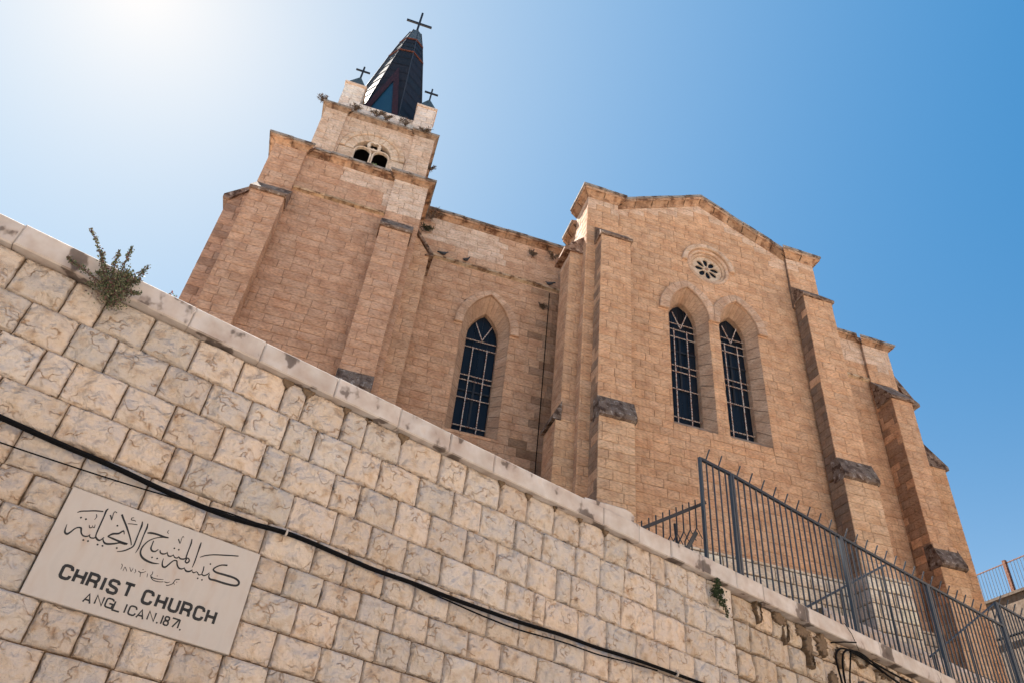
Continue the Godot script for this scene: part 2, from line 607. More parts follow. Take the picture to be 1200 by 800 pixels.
	ink.append([224, 738, 4, 233, 721, 4, 228, 695, 2])
	ink.append([211, 650, 3, 221, 633, 5, 234, 638, 4, 233, 654, 2])
	ink.append([238, 643, 4, 250, 643, 4, 246, 665, 2])
	ink.append([312, 762, 7, 322, 752, 6, 335, 733, 4, 328, 782, 4, 334, 797, 4, 349, 792, 4])
	ink.append([384, 793, 10, 405, 767, 9, 447, 720, 9, 485, 672, 7, 516, 629, 6, 532, 598, 4])
	ink.append([538, 789, 5, 545, 757, 9, 546, 706, 6, 548, 646, 7, 548, 600, 7, 531, 574, 7, 504, 549, 7, 479, 535, 5, 457, 526, 3])
	ink.append([579, 787, 5, 585, 753, 9, 584, 705, 6, 586, 638, 6, 586, 592, 6, 579, 553, 2])
	ink.append([472, 797, 3, 459, 790, 4, 461, 776, 4, 486, 778, 4, 494, 774, 2])
	ink.append([448, 740, 4, 479, 749, 4, 514, 755, 4])
	ink.append([602, 718, 6, 627, 727, 11, 671, 731, 10, 724, 728, 10, 758, 732, 6])
	ink.append([758, 732, 4, 702, 717, 5, 660, 693, 5, 628, 659, 6, 609, 612, 7, 609, 573, 8, 626, 545, 10, 662, 527, 11, 715, 520, 9, 765, 529, 2])
	ink.append([665, 678, 5, 666, 644, 6, 668, 618, 8, 685, 603, 9, 706, 607, 7, 720, 628, 4])
	ink.append([734, 626, 4, 743, 608, 7, 764, 605, 8, 783, 615, 6, 790, 630, 3])
	ink.append([792, 621, 4, 803, 604, 7, 822, 605, 7, 834, 617, 4, 835, 624, 3])
	ink.append([837, 621, 3, 851, 606, 6, 871, 607, 6, 878, 621, 4])
	ink.append([878, 621, 4, 893, 609, 7, 918, 613, 8, 939, 626, 6, 935, 601, 7, 951, 593, 8, 962, 610, 7, 952, 627, 6, 935, 628, 5])
	ink.append([923, 776, 5, 929, 743, 8, 929, 688, 6, 930, 641, 7, 931, 621, 6])
	ink.append([998, 773, 5, 999, 738, 9, 1001, 676, 6, 1002, 609, 6, 999, 571, 3])
	ink.append([829, 745, 6, 841, 729, 5, 852, 718, 3, 850, 759, 3, 854, 775, 3, 864, 767, 2])
	ink.append([740, 789, 2, 735, 770, 4, 747, 760, 2])
	ink.append([1027, 661, 3, 1059, 684, 6, 1118, 710, 6, 1213, 736, 7, 1307, 759, 6])
	ink.append([1248, 664, 9, 1206, 654, 7, 1173, 631, 7, 1155, 604, 8, 1181, 589, 10, 1250, 589, 11, 1327, 588, 11, 1370, 573, 11, 1375, 547, 11, 1346, 532, 11, 1271, 527, 11, 1196, 529, 11, 1156, 527, 10, 1140, 542, 6, 1140, 562, 4])
	ink.append([1080, 605, 5, 1085, 573, 6, 1085, 546, 6, 1104, 539, 7, 1125, 555, 6, 1136, 572, 4])
	ink.append([1009, 544, 5, 1024, 538, 6, 1040, 550, 4, 1051, 546, 5, 1066, 534, 6, 1083, 542, 5])
	ink.append([948, 548, 4, 967, 534, 9, 991, 538, 8, 1008, 556, 5])
	ink.append([779, 576, 2, 783, 541, 6, 795, 518, 9, 814, 518, 9, 832, 546, 7, 852, 579, 6, 875, 586, 7, 888, 560, 7, 909, 540, 8, 932, 540, 7, 949, 555, 4])
	ink.append([521, 454, 3, 531, 441, 3, 531, 415, 2])
	ink.append([549, 408, 2, 552, 438, 3, 575, 413, 2])
	ink.append([582, 447, 2, 602, 421, 3, 606, 448, 2])
	ink.append([623, 443, 3, 632, 430, 3, 627, 416, 2])
	ink.append([647, 438, 4, 671, 432, 4, 698, 450, 2])
	ink.append([667, 428, 3, 674, 401, 2])
	ink.append([715, 439, 3, 720, 411, 2])
	ink.append([743, 463, 3, 747, 445, 3, 740, 430, 4, 760, 420, 4, 797, 421, 4, 835, 429, 2])
	ink.append([744, 422, 4, 766, 406, 4, 804, 404, 4, 841, 414, 3])
	ink.append([846, 416, 4, 869, 415, 4, 884, 427, 2])
	ink.append([944, 463, 4, 919, 454, 4, 912, 436, 4, 906, 418, 4, 876, 396, 4, 866, 399, 2])
	ink.append([908, 431, 3, 923, 416, 2])
	build_plaque(ink, [[140, 682, 15], [174, 682, 15], [219, 537, 15], [250, 539, 15], [318, 535, 15], [352, 536, 15], [388, 704, 15], [447, 550, 15], [826, 669, 14], [860, 669, 14], [700, 558, 14], [737, 561, 14], [1120, 636, 14], [1066, 507, 14], [1100, 505, 14], [674, 457, 7], [784, 442, 7], [931, 438, 7]],
		[["C", 210, 298], ["H", 301, 293], ["R", 392, 290], ["I", 463, 289], ["S", 531, 287], ["T", 633, 292], ["C", 778, 280], ["H", 878, 276], ["U", 973, 277], ["R", 1065, 269], ["C", 1162, 269], ["H", 1255, 266]],
		[["A", 408, 170], ["N", 483, 176], ["G", 551, 176], ["L", 609, 167], ["I", 665, 169], ["C", 714, 167], ["A", 776, 159], ["N", 851, 164], [".", 901, 131], ["I", 928, 160], ["8", 961, 159], ["7", 1019, 159], ["I", 1051, 160], [".", 1071, 125]])
	build_cables()
	build_fence()
	build_low_wall()
	build_neighbour()
	build_plants()
	pigeon("dark pigeon standing on the nave ledge near the tower", Vector3(1.72, 20.98, -20.28), 0.0, 0.0)
	pigeon("dark pigeon leaning over the nave ledge left of the window hood", Vector3(2.60, 20.98, -20.27), -0.9, -0.5)
	pigeon("dark pigeon on the nave ledge beside the transept", Vector3(6.0, 20.98, -20.27), 2.6, 0.0)


# clear air that whitens towards the sun and towards the horizon
func make_sky() -> PanoramaSkyMaterial:
	var w := 512
	var h := 256
	var im := Image.create(w, h, false, Image.FORMAT_RGBF)
	var s := GLARE.normalized()
	for y in h:
		var lat := PI * (0.5 - (y + 0.5) / h)
		for x in w:
			var lon := TAU * (x + 0.5) / w
			var d := Vector3(sin(lon) * cos(lat), sin(lat), -cos(lon) * cos(lat))
			var th := minf(80.0, rad_to_deg(d.angle_to(s)))
			var el := exp(-maxf(9.0, rad_to_deg(lat)) / 12.0)
			var c := Color(1.131 * exp(-pow(th / 27.3, 0.978)) - 0.081 + 1.302 * el, 0.962 * exp(-pow(th / 41.8, 0.978)) + 0.043 + 1.383 * el, 2.592 * exp(-pow(th / 412.0, 0.978)) - 1.613 + 1.195 * el)
			im.set_pixel(x, y, Color(maxf(0.05, c.r), maxf(0.2, c.g), maxf(0.4, c.b)) / EXPOSURE)
	var m := PanoramaSkyMaterial.new()
	m.panorama = ImageTexture.create_from_image(im)
	return m


# ---------------------------------------------------------------- helpers for the church
func ch(called: String, mb: MB, mat: Material, parent: Node = null, label := "") -> MeshInstance3D:
	return part(parent if parent else church, called, mb.mesh(), mat, mb.o, label)


func tinted(base: Color, spread := 0.055) -> Callable:
	return func(p: Vector3) -> Color:
		var k := 1.0 + rng.randf_range(-spread, spread) + 0.12 * broad.get_noise_3dv(p * 0.5)
		var w := rng.randf_range(-0.03, 0.03)
		var c := Color(base.r * k * (1 + w), base.g * k, base.b * k * (1 - w))
		var u := bleach(p)
		if u > 0.0:
			c = c.lerp(Color(0.98, 0.80, 0.66) * rng.randf_range(0.88, 1.06), u)
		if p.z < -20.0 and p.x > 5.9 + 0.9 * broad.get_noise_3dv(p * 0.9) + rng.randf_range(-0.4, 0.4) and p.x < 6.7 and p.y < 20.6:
			c = c * rng.randf_range(0.5, 0.85)  # grime and corner shade tinted together beside the transept
		c.a = 1.0
		return c


# where the rendered photograph shows paler, washed stone under the cornices (with ragged edges)
func bleach(p: Vector3) -> float:
	var n := 0.55 * broad.get_noise_3dv(p * 1.1) + rng.randf_range(-0.16, 0.16)
	if p.z < -20.0 and p.x < 6.6:
		if p.y > 21.55 + n and p.x > 0.9 and p.x < 4.2 + n:
			return 0.62
		return 0.12 if p.y > 20.9 + n else 0.0
	if p.z < -20.0:
		return 0.5 if p.y > 21.6 + n * 0.5 else 0.0
	if p.z < -18.4 and p.y < 23.0:
		if p.x > -0.8:
			return 0.7 if p.y > 20.75 + n * 0.4 else 0.0
		return 0.5 if p.y > 21.35 + n * 0.6 - 0.15 * p.x and p.x > -2.6 else 0.0
	if p.x > 6.0 and p.y > 22.0:
		var top := 23.75 + maxf(0.0, 1.8 * (1.0 - absf(p.x - 11.5) / 3.65))
		return 0.42 if p.y > top - 0.42 + n * 0.6 else 0.0
	return 0.0


func crusted(base: Color, level: float, much := 0.85) -> Callable:  # darkens the stones where the noise passes the level
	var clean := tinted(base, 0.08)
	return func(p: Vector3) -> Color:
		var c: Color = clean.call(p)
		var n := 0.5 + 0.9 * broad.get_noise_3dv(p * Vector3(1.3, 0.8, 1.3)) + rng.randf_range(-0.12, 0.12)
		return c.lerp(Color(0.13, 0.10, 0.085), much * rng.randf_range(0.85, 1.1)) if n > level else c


# a squared block: its core, with coursed stones on the faces named (f, l, r)
func block(called: String, x0: float, x1: float, y0: float, y1: float, z0: float, z1: float, faces: String, tint: Callable, side = null) -> MeshInstance3D:
	return profile_block(called, V2([x0, y0, x1, y0, x1, y1, x0, y1]), z0, z1, faces, tint, side, y1, y1)


# the same with any front outline (its left and right edges upright up to yl and yr)
func profile_block(called: String, region: PackedVector2Array, z0: float, z1: float, faces: String, tint: Callable, side, yl: float, yr: float, holes: Array = []) -> MeshInstance3D:
	var x0 := 1e9
	var x1 := -1e9
	var y0 := 1e9
	for q in region:
		x0 = minf(x0, q.x)
		x1 = maxf(x1, q.x)
		y0 = minf(y0, q.y)
	var core := PackedVector2Array()
	for q in region:
		core.append(Vector2(clampf(q.x, x0 + (0.03 if "l" in faces else 0.0), x1 - (0.03 if "r" in faces else 0.0)), q.y))
	var mb := MB.new()
	mb.plate(front(0.0), core, holes, z1, z0 - 0.03)
	var o := ch(called, mb, M.joint)
	var st = side if side != null else tint
	if "f" in faces:
		courses(o, front(z0 - 0.03), region, holes, tint)
	if "l" in faces:
		courses(o, left_side(x0 + 0.03), V2([z1, y0, z0 - 0.034, y0, z0 - 0.034, yl, z1, yl]), [], st)
	if "r" in faces:
		courses(o, right_side(x1 - 0.03), V2([-z0 + 0.034, y0, -z1, y0, -z1, yr, -z0 + 0.034, yr]), [], st)
	return o


func arch(cx: float, hw: float, y0: float, spring: float, rise: float, jamb := 10, arc := 8) -> PackedVector2Array:
	var p := PackedVector2Array()                     # from the left foot up and over to the right foot
	var r := (hw * hw + rise * rise) / (2.0 * hw)
	var top := acos(clampf((r - hw) / r, -1.0, 1.0))
	for i in jamb:
		p.append(Vector2(cx - hw, lerpf(y0, spring, float(i) / jamb)))
	for i in arc + 1:
		var a := top * i / arc
		p.append(Vector2(cx - hw + r - r * cos(a), spring + r * sin(a)))
	for i in range(arc - 1, -1, -1):
		var a := top * i / arc
		p.append(Vector2(cx + hw - r + r * cos(a), spring + r * sin(a)))
	for i in jamb:
		p.append(Vector2(cx + hw, lerpf(spring, y0, float(i + 1) / jamb)))
	return p


func closed(p: PackedVector2Array) -> PackedVector2Array:
	var q := p.duplicate()
	if Geometry2D.is_polygon_clockwise(q):
		q.reverse()
	return q


func bar(mb: MB, t: Transform3D, a: Vector2, b: Vector2, w: float, d0: float, d1: float) -> void:
	var e := (b - a).normalized()
	var s := Vector2(-e.y, e.x) * w / 2.0
	mb.prism(t, PackedVector2Array([a - s, b - s, b + s, a + s]), d0, d1, 0.0, true)


# a pointed window: splayed stone surround, hood of wedge stones, dark panes, an iron grille
func lancet(label: String, z: float, cx: float, o: Array, i: Array, depth: float, hood: Array, rows: Array, cols: Array, fork: Array, gx: float, keep := Vector2(-100, 100)) -> MeshInstance3D:
	var w := MB.new()
	var outer := arch(cx, o[0], o[1], o[2], o[3])
	var inner := arch(cx, i[0], i[1], i[2], i[3])
	var zi := z - depth
	for k in outer.size() - 1:
		var pale := rng.randf_range(0.9, 1.06)
		w.col = Color(0.70, 0.475, 0.335) * pale
		var e0 := 0.02
		var a := outer[k].lerp(outer[k + 1], e0)
		var b := outer[k].lerp(outer[k + 1], 1 - e0)
		var c := inner[k].lerp(inner[k + 1], e0)
		var d := inner[k].lerp(inner[k + 1], 1 - e0)
		var back := rng.randf_range(0.0, 0.006)
		w.quad(Vector3(a.x, a.y, z - 0.006 - back), Vector3(c.x, c.y, zi - back), Vector3(d.x, d.y, zi - back), Vector3(b.x, b.y, z - 0.006 - back))
		c = inner[k]
		d = inner[k + 1]
		w.quad(Vector3(c.x, c.y, zi), Vector3(c.x, c.y, zi - 0.24), Vector3(d.x, d.y, zi - 0.24), Vector3(d.x, d.y, zi))
	w.col = Color(0.66, 0.45, 0.31)
	w.quad(Vector3(cx - o[0], o[1], z - 0.006), Vector3(cx + o[0], o[1], z - 0.006), Vector3(cx + i[0], i[1], zi), Vector3(cx - i[0], i[1], zi))
	w.quad(Vector3(cx - i[0], i[1], zi), Vector3(cx + i[0], i[1], zi), Vector3(cx + i[0], i[1], zi - 0.24), Vector3(cx - i[0], i[1], zi - 0.24))
	var win := ch("window", w, M.stone, null, label)
	# hood
	var n := 6
	var inn := arch(cx, o[0] + 0.005, o[2] - 1, o[2], o[3] + 0.01, 1, n)
	var out := arch(cx, hood[0], o[2] - 1, o[2], hood[1], 1, n)
	for k in range(1, 1 + 2 * n):
		var h := MB.new()
		var q := closed(PackedVector2Array([inn[k], inn[k + 1], out[k + 1], out[k]]))
		var mid := (q[0] + q[2]) / 2.0
		for m in 4:
			q[m] = mid + (q[m] - mid) * 0.992
		var kept := Geometry2D.intersect_polygons(q, V2([keep.x, -99, keep.y, -99, keep.y, 99, keep.x, 99]))
		if kept.is_empty():
			continue
		q = closed(kept[0])
		h.o = Vector3(mid.x, mid.y, z)
		h.col = Color(0.75, 0.50, 0.35) * rng.randf_range(0.88, 1.08)
		h.prism(front(z), q, -0.01, 0.11, 0.022)
		ch("voussoir", h, M.stone, win)
	# glass and its dark leading
	var ys: Array[float] = [i[1], i[2] + i[3]]
	for r in rows:
		ys.append(r)
	ys.append(rows[2] - 0.60)
	ys.sort()
	var xs: Array[float] = [cx - i[0], cols[0], gx, cols[1], cx + i[0]]
	for r in ys.size() - 1:
		for k in 4:
			if ys[r + 1] - ys[r] < 0.05:
				continue
			var g := MB.new()
			var t := Transform3D(Basis(Y3, rng.randf_range(-0.03, 0.03)) * Basis(X3, rng.randf_range(-0.03, 0.03)), Vector3((xs[k] + xs[k + 1]) / 2, (ys[r] + ys[r + 1]) / 2, zi - 0.21))
			var hw := (xs[k + 1] - xs[k]) / 2 - 0.002
			var hh := (ys[r + 1] - ys[r]) / 2 - 0.002
			g.o = t.origin
			g.col = Color(1, 1, 1) * rng.randf_range(0.6, 1.7)
			g.box(t, Vector3(-hw, -hh, -0.006), Vector3(hw, hh, 0.0))
			ch("pane", g, M.glass, win)
	var f := MB.new()
	f.col = Color(0.7, 0.7, 0.8)
	bar(f, front(zi), Vector2(gx, rows[5]), Vector2(gx, rows[2]), 0.075, -0.195, -0.165)
	bar(f, front(zi), Vector2(cx - i[0], rows[2] - 0.60), Vector2(cx + i[0], rows[2] - 0.60), 0.07, -0.195, -0.168)
	ch("leading", f, M.black, win)
	# grille
	for r in rows:
		var m := MB.new()
		m.col = Color(0.62, 0.53, 0.45)
		bar(m, front(zi), Vector2(cx - i[0] + 0.005, r), Vector2(cx + i[0] - 0.005, r), 0.028, -0.135, -0.105)
		ch("grille_bar", m, M.rust, win)
	for x in cols:
		var m := MB.new()
		m.col = Color(0.66, 0.60, 0.56)
		bar(m, front(zi), Vector2(x, i[1]), Vector2(x, rows[1] if absf(x - cx) > 0.0 else rows[0]), 0.030, -0.10, -0.07)
		ch("grille_bar", m, M.rust, win)
	for e in [Vector2(fork[2], fork[3]), Vector2(fork[4], fork[5])]:
		var m := MB.new()
		m.col = Color(0.66, 0.60, 0.56)
		bar(m, front(zi), Vector2(fork[0], fork[1]), e, 0.030, -0.068, -0.04)
		ch("grille_bar", m, M.rust, win)
	return win


# a moulded cornice of separate stones along a path that turns its outside to the right hand of the viewer
func cornice(called: String, path: Array[Vector3], prof: PackedVector2Array, length: float, colour: Color, dark_top := 2, closed_ends := true) -> MeshInstance3D:
	var outs: Array[Vector3] = []
	for k in path.size():
		var o1 := Vector3.ZERO
		var o2 := Vector3.ZERO
		if k > 0:
			o1 = across(path[k] - path[k - 1])
		if k < path.size() - 1:
			o2 = across(path[k + 1] - path[k])
		if k == 0:
			outs.append(o2)
		elif k == path.size() - 1:
			outs.append(o1)
		else:
			outs.append((o1 + o2) / (1.0 + o1.dot(o2)))
	var body: MeshInstance3D = null
	for k in path.size() - 1:
		var m := maxi(1, int(round(path[k].distance_to(path[k + 1]) / length)))
		for s in m:
			var f0 := float(s) / m
			var f1 := float(s + 1) / m
			var e := 0.004 / path[k].distance_to(path[k + 1])
			var ends: Array[PackedVector3Array] = []
			var tilt := rng.randf_range(-0.012, 0.012)
			for f in [f0 + e, f1 - e]:
				var base := path[k].lerp(path[k + 1], f)
				var o := outs[k].lerp(outs[k + 1], f)
				if f > 0.01 and f < 0.99:
					o = across(path[k + 1] - path[k])
				var ring := PackedVector3Array()
				for q in prof:
					ring.append(base + o * (q.x + (tilt if q.x > 0.05 else 0.0)) + Vector3(0, q.y + tilt * 0.5, 0))
				ends.append(ring)
			var mb := MB.new()
			mb.o = (ends[0][0] + ends[1][0]) / 2.0
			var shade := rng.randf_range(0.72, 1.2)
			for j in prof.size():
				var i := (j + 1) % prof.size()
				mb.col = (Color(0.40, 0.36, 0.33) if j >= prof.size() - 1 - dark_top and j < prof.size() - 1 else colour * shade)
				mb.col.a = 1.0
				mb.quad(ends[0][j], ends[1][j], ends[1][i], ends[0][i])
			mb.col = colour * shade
			for j in range(1, prof.size() - 1):
				mb.tri(ends[0][0], ends[0][j], ends[0][j + 1])
				mb.tri(ends[1][0], ends[1][j + 1], ends[1][j])
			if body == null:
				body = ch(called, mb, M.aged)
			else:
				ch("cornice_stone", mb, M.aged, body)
	return body


func across(d: Vector3) -> Vector3:
	return Vector3(-d.z, 0, d.x).normalized()


# weathered offset stones that step a buttress out: a sloping top with a drip; side profile (z, y), pushed along x
func offset(called: String, x0: float, x1: float, prof: PackedVector2Array, tint: Color, n := 1, parent: Node = null) -> MeshInstance3D:
	var first: MeshInstance3D = null
	for k in n:
		var mb := MB.new()
		mb.col = tint * rng.randf_range(0.9, 1.1)
		var a := lerpf(x0, x1, float(k) / n) + (0.003 if k else 0.0)
		var b := lerpf(x0, x1, float(k + 1) / n) - (0.003 if k < n - 1 else 0.0)
		var t := Transform3D(Basis(Z3, Y3, -X3), Vector3(0, 0, 0))
		var p := closed(prof)
		mb.o = Vector3((a + b) / 2, p[0].y, p[0].x)
		mb.plate(t, p, [], -b, -a)
		if first == null:
			first = ch(called, mb, M.weather, parent)
		else:
			ch("weathering_stone", mb, M.weather, first)
	return first


# the same for buttresses that face left or right: front profile (x, y), pushed along z
func offset_z(called: String, prof: PackedVector2Array, z0: float, z1: float, tint: Color) -> MeshInstance3D:
	var mb := MB.new()
	mb.col = tint
	mb.plate(front(0), closed(prof), [], z1, z0)
	return ch(called, mb, M.weather)


func disc(c: Vector2, r: float, n := 28) -> PackedVector2Array:
	var p := PackedVector2Array()
	for k in n:
		p.append(c + Vector2.from_angle(TAU * k / n) * r)
	return p


func ring(parent: Node, called: String, z: float, c: Vector2, r0: float, r1: float, d0: float, d1: float, n: int, a0: float, a1: float, tint: Color, bevel := 0.012) -> void:
	for k in n:
		var q := PackedVector2Array()
		var b0 := lerpf(a0, a1, float(k) / n) + 0.004
		var b1 := lerpf(a0, a1, float(k + 1) / n) - 0.004
		for s in 4:
			q.append(c + Vector2.from_angle(lerpf(b0, b1, s / 3.0)) * r1)
		for s in 4:
			q.append(c + Vector2.from_angle(lerpf(b1, b0, s / 3.0)) * r0)
		var mb := MB.new()
		mb.o = Vector3(q[0].x, q[0].y, z)
		mb.col = tint * rng.randf_range(0.92, 1.06)
		mb.prism(front(z), closed(q), d0, d1, bevel)
		ch(called, mb, M.stone, parent)


# ---------------------------------------------------------------- the church
func build_church() -> void:
	church = thing("church", "sandstone church with a lead spire, pointed windows and stepped buttresses above the retaining wall", "church", Vector3(8, 5, -20))
	var warm := Color(0.80, 0.485, 0.295)
	var ground := tinted(warm)
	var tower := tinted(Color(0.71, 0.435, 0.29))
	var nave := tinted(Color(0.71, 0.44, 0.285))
	# crust and painted shade on the left returns: patches that end at stones
	var soot_shade := crusted(warm, 0.0, 0.78)
	var sooty_shade := crusted(Color(0.74, 0.47, 0.305), 0.2, 0.55)
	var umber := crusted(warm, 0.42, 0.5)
	var tops := Color(0.33, 0.28, 0.25)
	var caps := Color(0.46, 0.355, 0.28)
	var edge := Color(0.60, 0.375, 0.24)

	# --- transept: gabled front with twin lancets and a rose
	var l1 := closed(arch(10.67, 0.79, 14.54, 19.3, 1.32))
	var l2 := closed(arch(12.70, 0.79, 14.54, 19.3, 1.30))
	var rose := Vector2(11.68, 22.1)
	var gable := V2([6.75, 6.0, 16.36, 6.0, 16.36, 24.1, 15.1, 24.15, 11.5, 25.92, 7.9, 24.15, 6.75, 24.1])
	profile_block("transept_wall", gable, -18.0, -18.7, "f", ground, null, 20.0, 20.0, [l1, l2, closed(disc(rose, 0.88))])
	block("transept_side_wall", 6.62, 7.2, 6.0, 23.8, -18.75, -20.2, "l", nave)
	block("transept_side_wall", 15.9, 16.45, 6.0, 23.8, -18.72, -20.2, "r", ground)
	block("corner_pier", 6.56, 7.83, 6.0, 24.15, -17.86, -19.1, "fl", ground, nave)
	block("corner_pier", 15.28, 16.55, 21.2, 24.15, -17.86, -19.1, "flr", ground, soot_shade)
	block("corner_pier", 15.42, 16.50, 6.0, 21.2, -17.88, -19.1, "fr", ground)
	var o1: Array = [0.79, 14.54, 19.3, 1.32]
	var i1: Array = [0.57, 14.95, 19.3, 0.99]
	for k in 2:
		var s := 2.06 * k
		lancet(["left lancet of the pair under the rose, with a rusty iron grille", "right lancet of the pair under the rose, with a rusty iron grille"][k], -18.0, 10.67 + 2.03 * k, o1, i1, 0.5, [1.19, 1.64],
			[19.31, 19.03, 18.68, 17.40, 17.14, 16.40, 15.24], [10.36 + s, 10.88 + s], [10.62 + s, 19.06, 10.31 + s, 19.79, 10.92 + s, 19.85], 10.61 + s, Vector2(-100, 11.682) if k == 0 else Vector2(11.688, 100))
	build_rose(rose)
	# front buttresses of the transept
	for b in [[6.93, 8.08, sooty_shade], [15.30, 16.54, soot_shade]]:
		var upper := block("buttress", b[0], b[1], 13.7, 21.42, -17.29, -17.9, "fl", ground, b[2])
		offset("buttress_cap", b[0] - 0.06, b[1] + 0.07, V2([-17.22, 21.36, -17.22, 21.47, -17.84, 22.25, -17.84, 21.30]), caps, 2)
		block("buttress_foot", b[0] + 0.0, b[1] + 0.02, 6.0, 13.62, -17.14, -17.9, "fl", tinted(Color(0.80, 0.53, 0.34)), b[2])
		offset("buttress_offset", b[0] - 0.01, b[1] + 0.06, V2([-17.05, 13.55, -17.05, 13.70, -17.27, 14.30, -17.6, 14.30, -17.6, 13.50, -17.13, 13.50]), tops, 3)
	# side buttress of the transept, facing the nave
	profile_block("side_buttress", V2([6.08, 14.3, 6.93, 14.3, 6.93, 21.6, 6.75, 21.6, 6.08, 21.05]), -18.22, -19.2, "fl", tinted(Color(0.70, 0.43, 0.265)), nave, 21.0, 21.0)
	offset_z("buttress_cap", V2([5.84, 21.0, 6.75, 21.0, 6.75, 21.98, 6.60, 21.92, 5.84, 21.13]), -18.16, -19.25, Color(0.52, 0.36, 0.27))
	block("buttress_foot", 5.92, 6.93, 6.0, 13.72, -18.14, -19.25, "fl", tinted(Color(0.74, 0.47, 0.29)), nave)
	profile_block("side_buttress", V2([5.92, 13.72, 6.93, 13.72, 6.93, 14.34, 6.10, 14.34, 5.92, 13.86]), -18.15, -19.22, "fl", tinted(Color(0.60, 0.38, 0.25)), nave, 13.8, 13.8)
	offset_z("buttress_offset", V2([5.82, 13.66, 5.82, 13.80, 6.10, 14.38, 6.10, 13.66]), -18.12, -19.28, tops)
	# gable cornice: left pier, raking, right pier
	var prof := V2([0.0, 0.0, 0.03, 0.02, 0.06, 0.10, 0.17, 0.20, 0.23, 0.22, 0.24, 0.33, 0.28, 0.35, 0.28, 0.44, 0.0, 0.50])
	cornice("cornice", [Vector3(6.56, 23.86, -19.12), Vector3(6.56, 23.86, -17.86), Vector3(7.83, 23.86, -17.86), Vector3(7.83, 23.86, -18.0)] as Array[Vector3], prof, 0.7, edge, 3)
	cornice("cornice", [Vector3(15.28, 23.86, -18.0), Vector3(15.28, 23.86, -17.86), Vector3(16.55, 23.86, -17.86), Vector3(16.55, 23.86, -19.12)] as Array[Vector3], prof, 0.7, edge, 3)
	cornice("cornice", [Vector3(6.62, 23.30, -20.2), Vector3(6.62, 23.30, -19.12)] as Array[Vector3], prof, 0.7, edge, 3)
	cornice("cornice", [Vector3(7.84, 23.80, -18.0), Vector3(11.5, 25.55, -18.0)] as Array[Vector3], prof, 0.75, edge, 3)
	cornice("cornice", [Vector3(11.5, 25.55, -18.0), Vector3(15.27, 23.80, -18.0)] as Array[Vector3], prof, 0.75, edge, 3)

	# --- nave: one bay between tower and transept, and its twin beyond the transept
	var nw := closed(arch(3.80, 0.88, 13.78, 18.1, 1.60))
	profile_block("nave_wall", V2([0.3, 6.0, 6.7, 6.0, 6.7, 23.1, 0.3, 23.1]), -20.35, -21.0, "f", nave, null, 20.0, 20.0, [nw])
	lancet("single lancet of the nave between the tower and the transept", -20.35, 3.80, [0.88, 13.78, 18.1, 1.60], [0.60, 14.05, 18.05, 1.19], 0.50, [1.22, 1.84],
		[17.98, 17.65, 16.41, 16.20, 15.46, 14.35], [3.53, 4.06], [3.81, 18.0, 3.49, 18.74, 4.12, 18.73], 3.79)
	var thin := V2([0, 0, 0.07, 0.05, 0.10, 0.06, 0.10, 0.15, 0.0, 0.20])
	cornice("string_course", [Vector3(0.5, 20.80, -20.35), Vector3(6.7, 20.80, -20.35)] as Array[Vector3], thin, 1.3, Color(0.72, 0.53, 0.36), 0)
	var low := V2([0.0, 0.0, 0.03, 0.02, 0.05, 0.07, 0.13, 0.13, 0.19, 0.14, 0.20, 0.22, 0.25, 0.23, 0.25, 0.32, 0.0, 0.36])
	cornice("cornice", [Vector3(0.5, 22.88, -20.35), Vector3(6.65, 22.88, -20.35)] as Array[Vector3], low, 0.85, edge, 3)
	profile_block("nave_wall", V2([16.4, 6.0, 21.6, 6.0, 21.6, 23.1, 16.4, 23.1]), -20.35, -21.0, "f", ground, null, 20.0, 20.0)
	cornice("string_course", [Vector3(16.5, 20.80, -20.35), Vector3(20.45, 20.80, -20.35)] as Array[Vector3], thin, 1.3, Color(0.72, 0.53, 0.36), 0)
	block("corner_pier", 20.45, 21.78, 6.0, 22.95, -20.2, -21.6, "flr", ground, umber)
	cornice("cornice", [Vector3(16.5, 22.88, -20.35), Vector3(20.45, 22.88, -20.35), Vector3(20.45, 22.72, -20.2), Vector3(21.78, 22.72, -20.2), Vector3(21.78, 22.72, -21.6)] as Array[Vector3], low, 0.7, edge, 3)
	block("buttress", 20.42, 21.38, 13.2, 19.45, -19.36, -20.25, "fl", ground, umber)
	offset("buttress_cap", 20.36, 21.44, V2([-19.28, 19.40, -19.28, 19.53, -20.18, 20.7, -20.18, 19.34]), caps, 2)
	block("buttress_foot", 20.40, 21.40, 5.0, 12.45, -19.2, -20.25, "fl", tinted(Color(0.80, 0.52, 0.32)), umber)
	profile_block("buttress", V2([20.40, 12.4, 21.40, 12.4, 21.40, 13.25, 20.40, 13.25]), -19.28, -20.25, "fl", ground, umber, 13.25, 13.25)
	offset("buttress_offset", 20.38, 21.46, V2([-19.08, 12.42, -19.08, 12.56, -19.34, 13.22, -19.7, 13.22, -19.7, 12.36, -19.18, 12.36]), tops, 2)
	# east side buttress in three stages
	profile_block("side_buttress", V2([21.3, 17.9, 22.58, 17.9, 22.58, 20.2, 22.3, 20.55, 21.75, 21.6, 21.3, 21.6]), -20.55, -21.5, "fr", tinted(Color(0.74, 0.43, 0.24)), null, 20.0, 20.0)
	offset_z("buttress_cap", V2([22.25, 20.32, 22.95, 20.32, 22.95, 20.46, 22.72, 20.62, 21.78, 21.95, 21.72, 21.78, 22.25, 20.75]), -20.42, -21.6, Color(0.40, 0.31, 0.25))
	profile_block("side_buttress", V2([21.3, 5.0, 23.36, 5.0, 23.36, 17.5, 22.56, 18.28, 21.3, 18.28]), -20.5, -21.5, "fr", tinted(Color(0.76, 0.445, 0.25)), null, 17.4, 17.4)
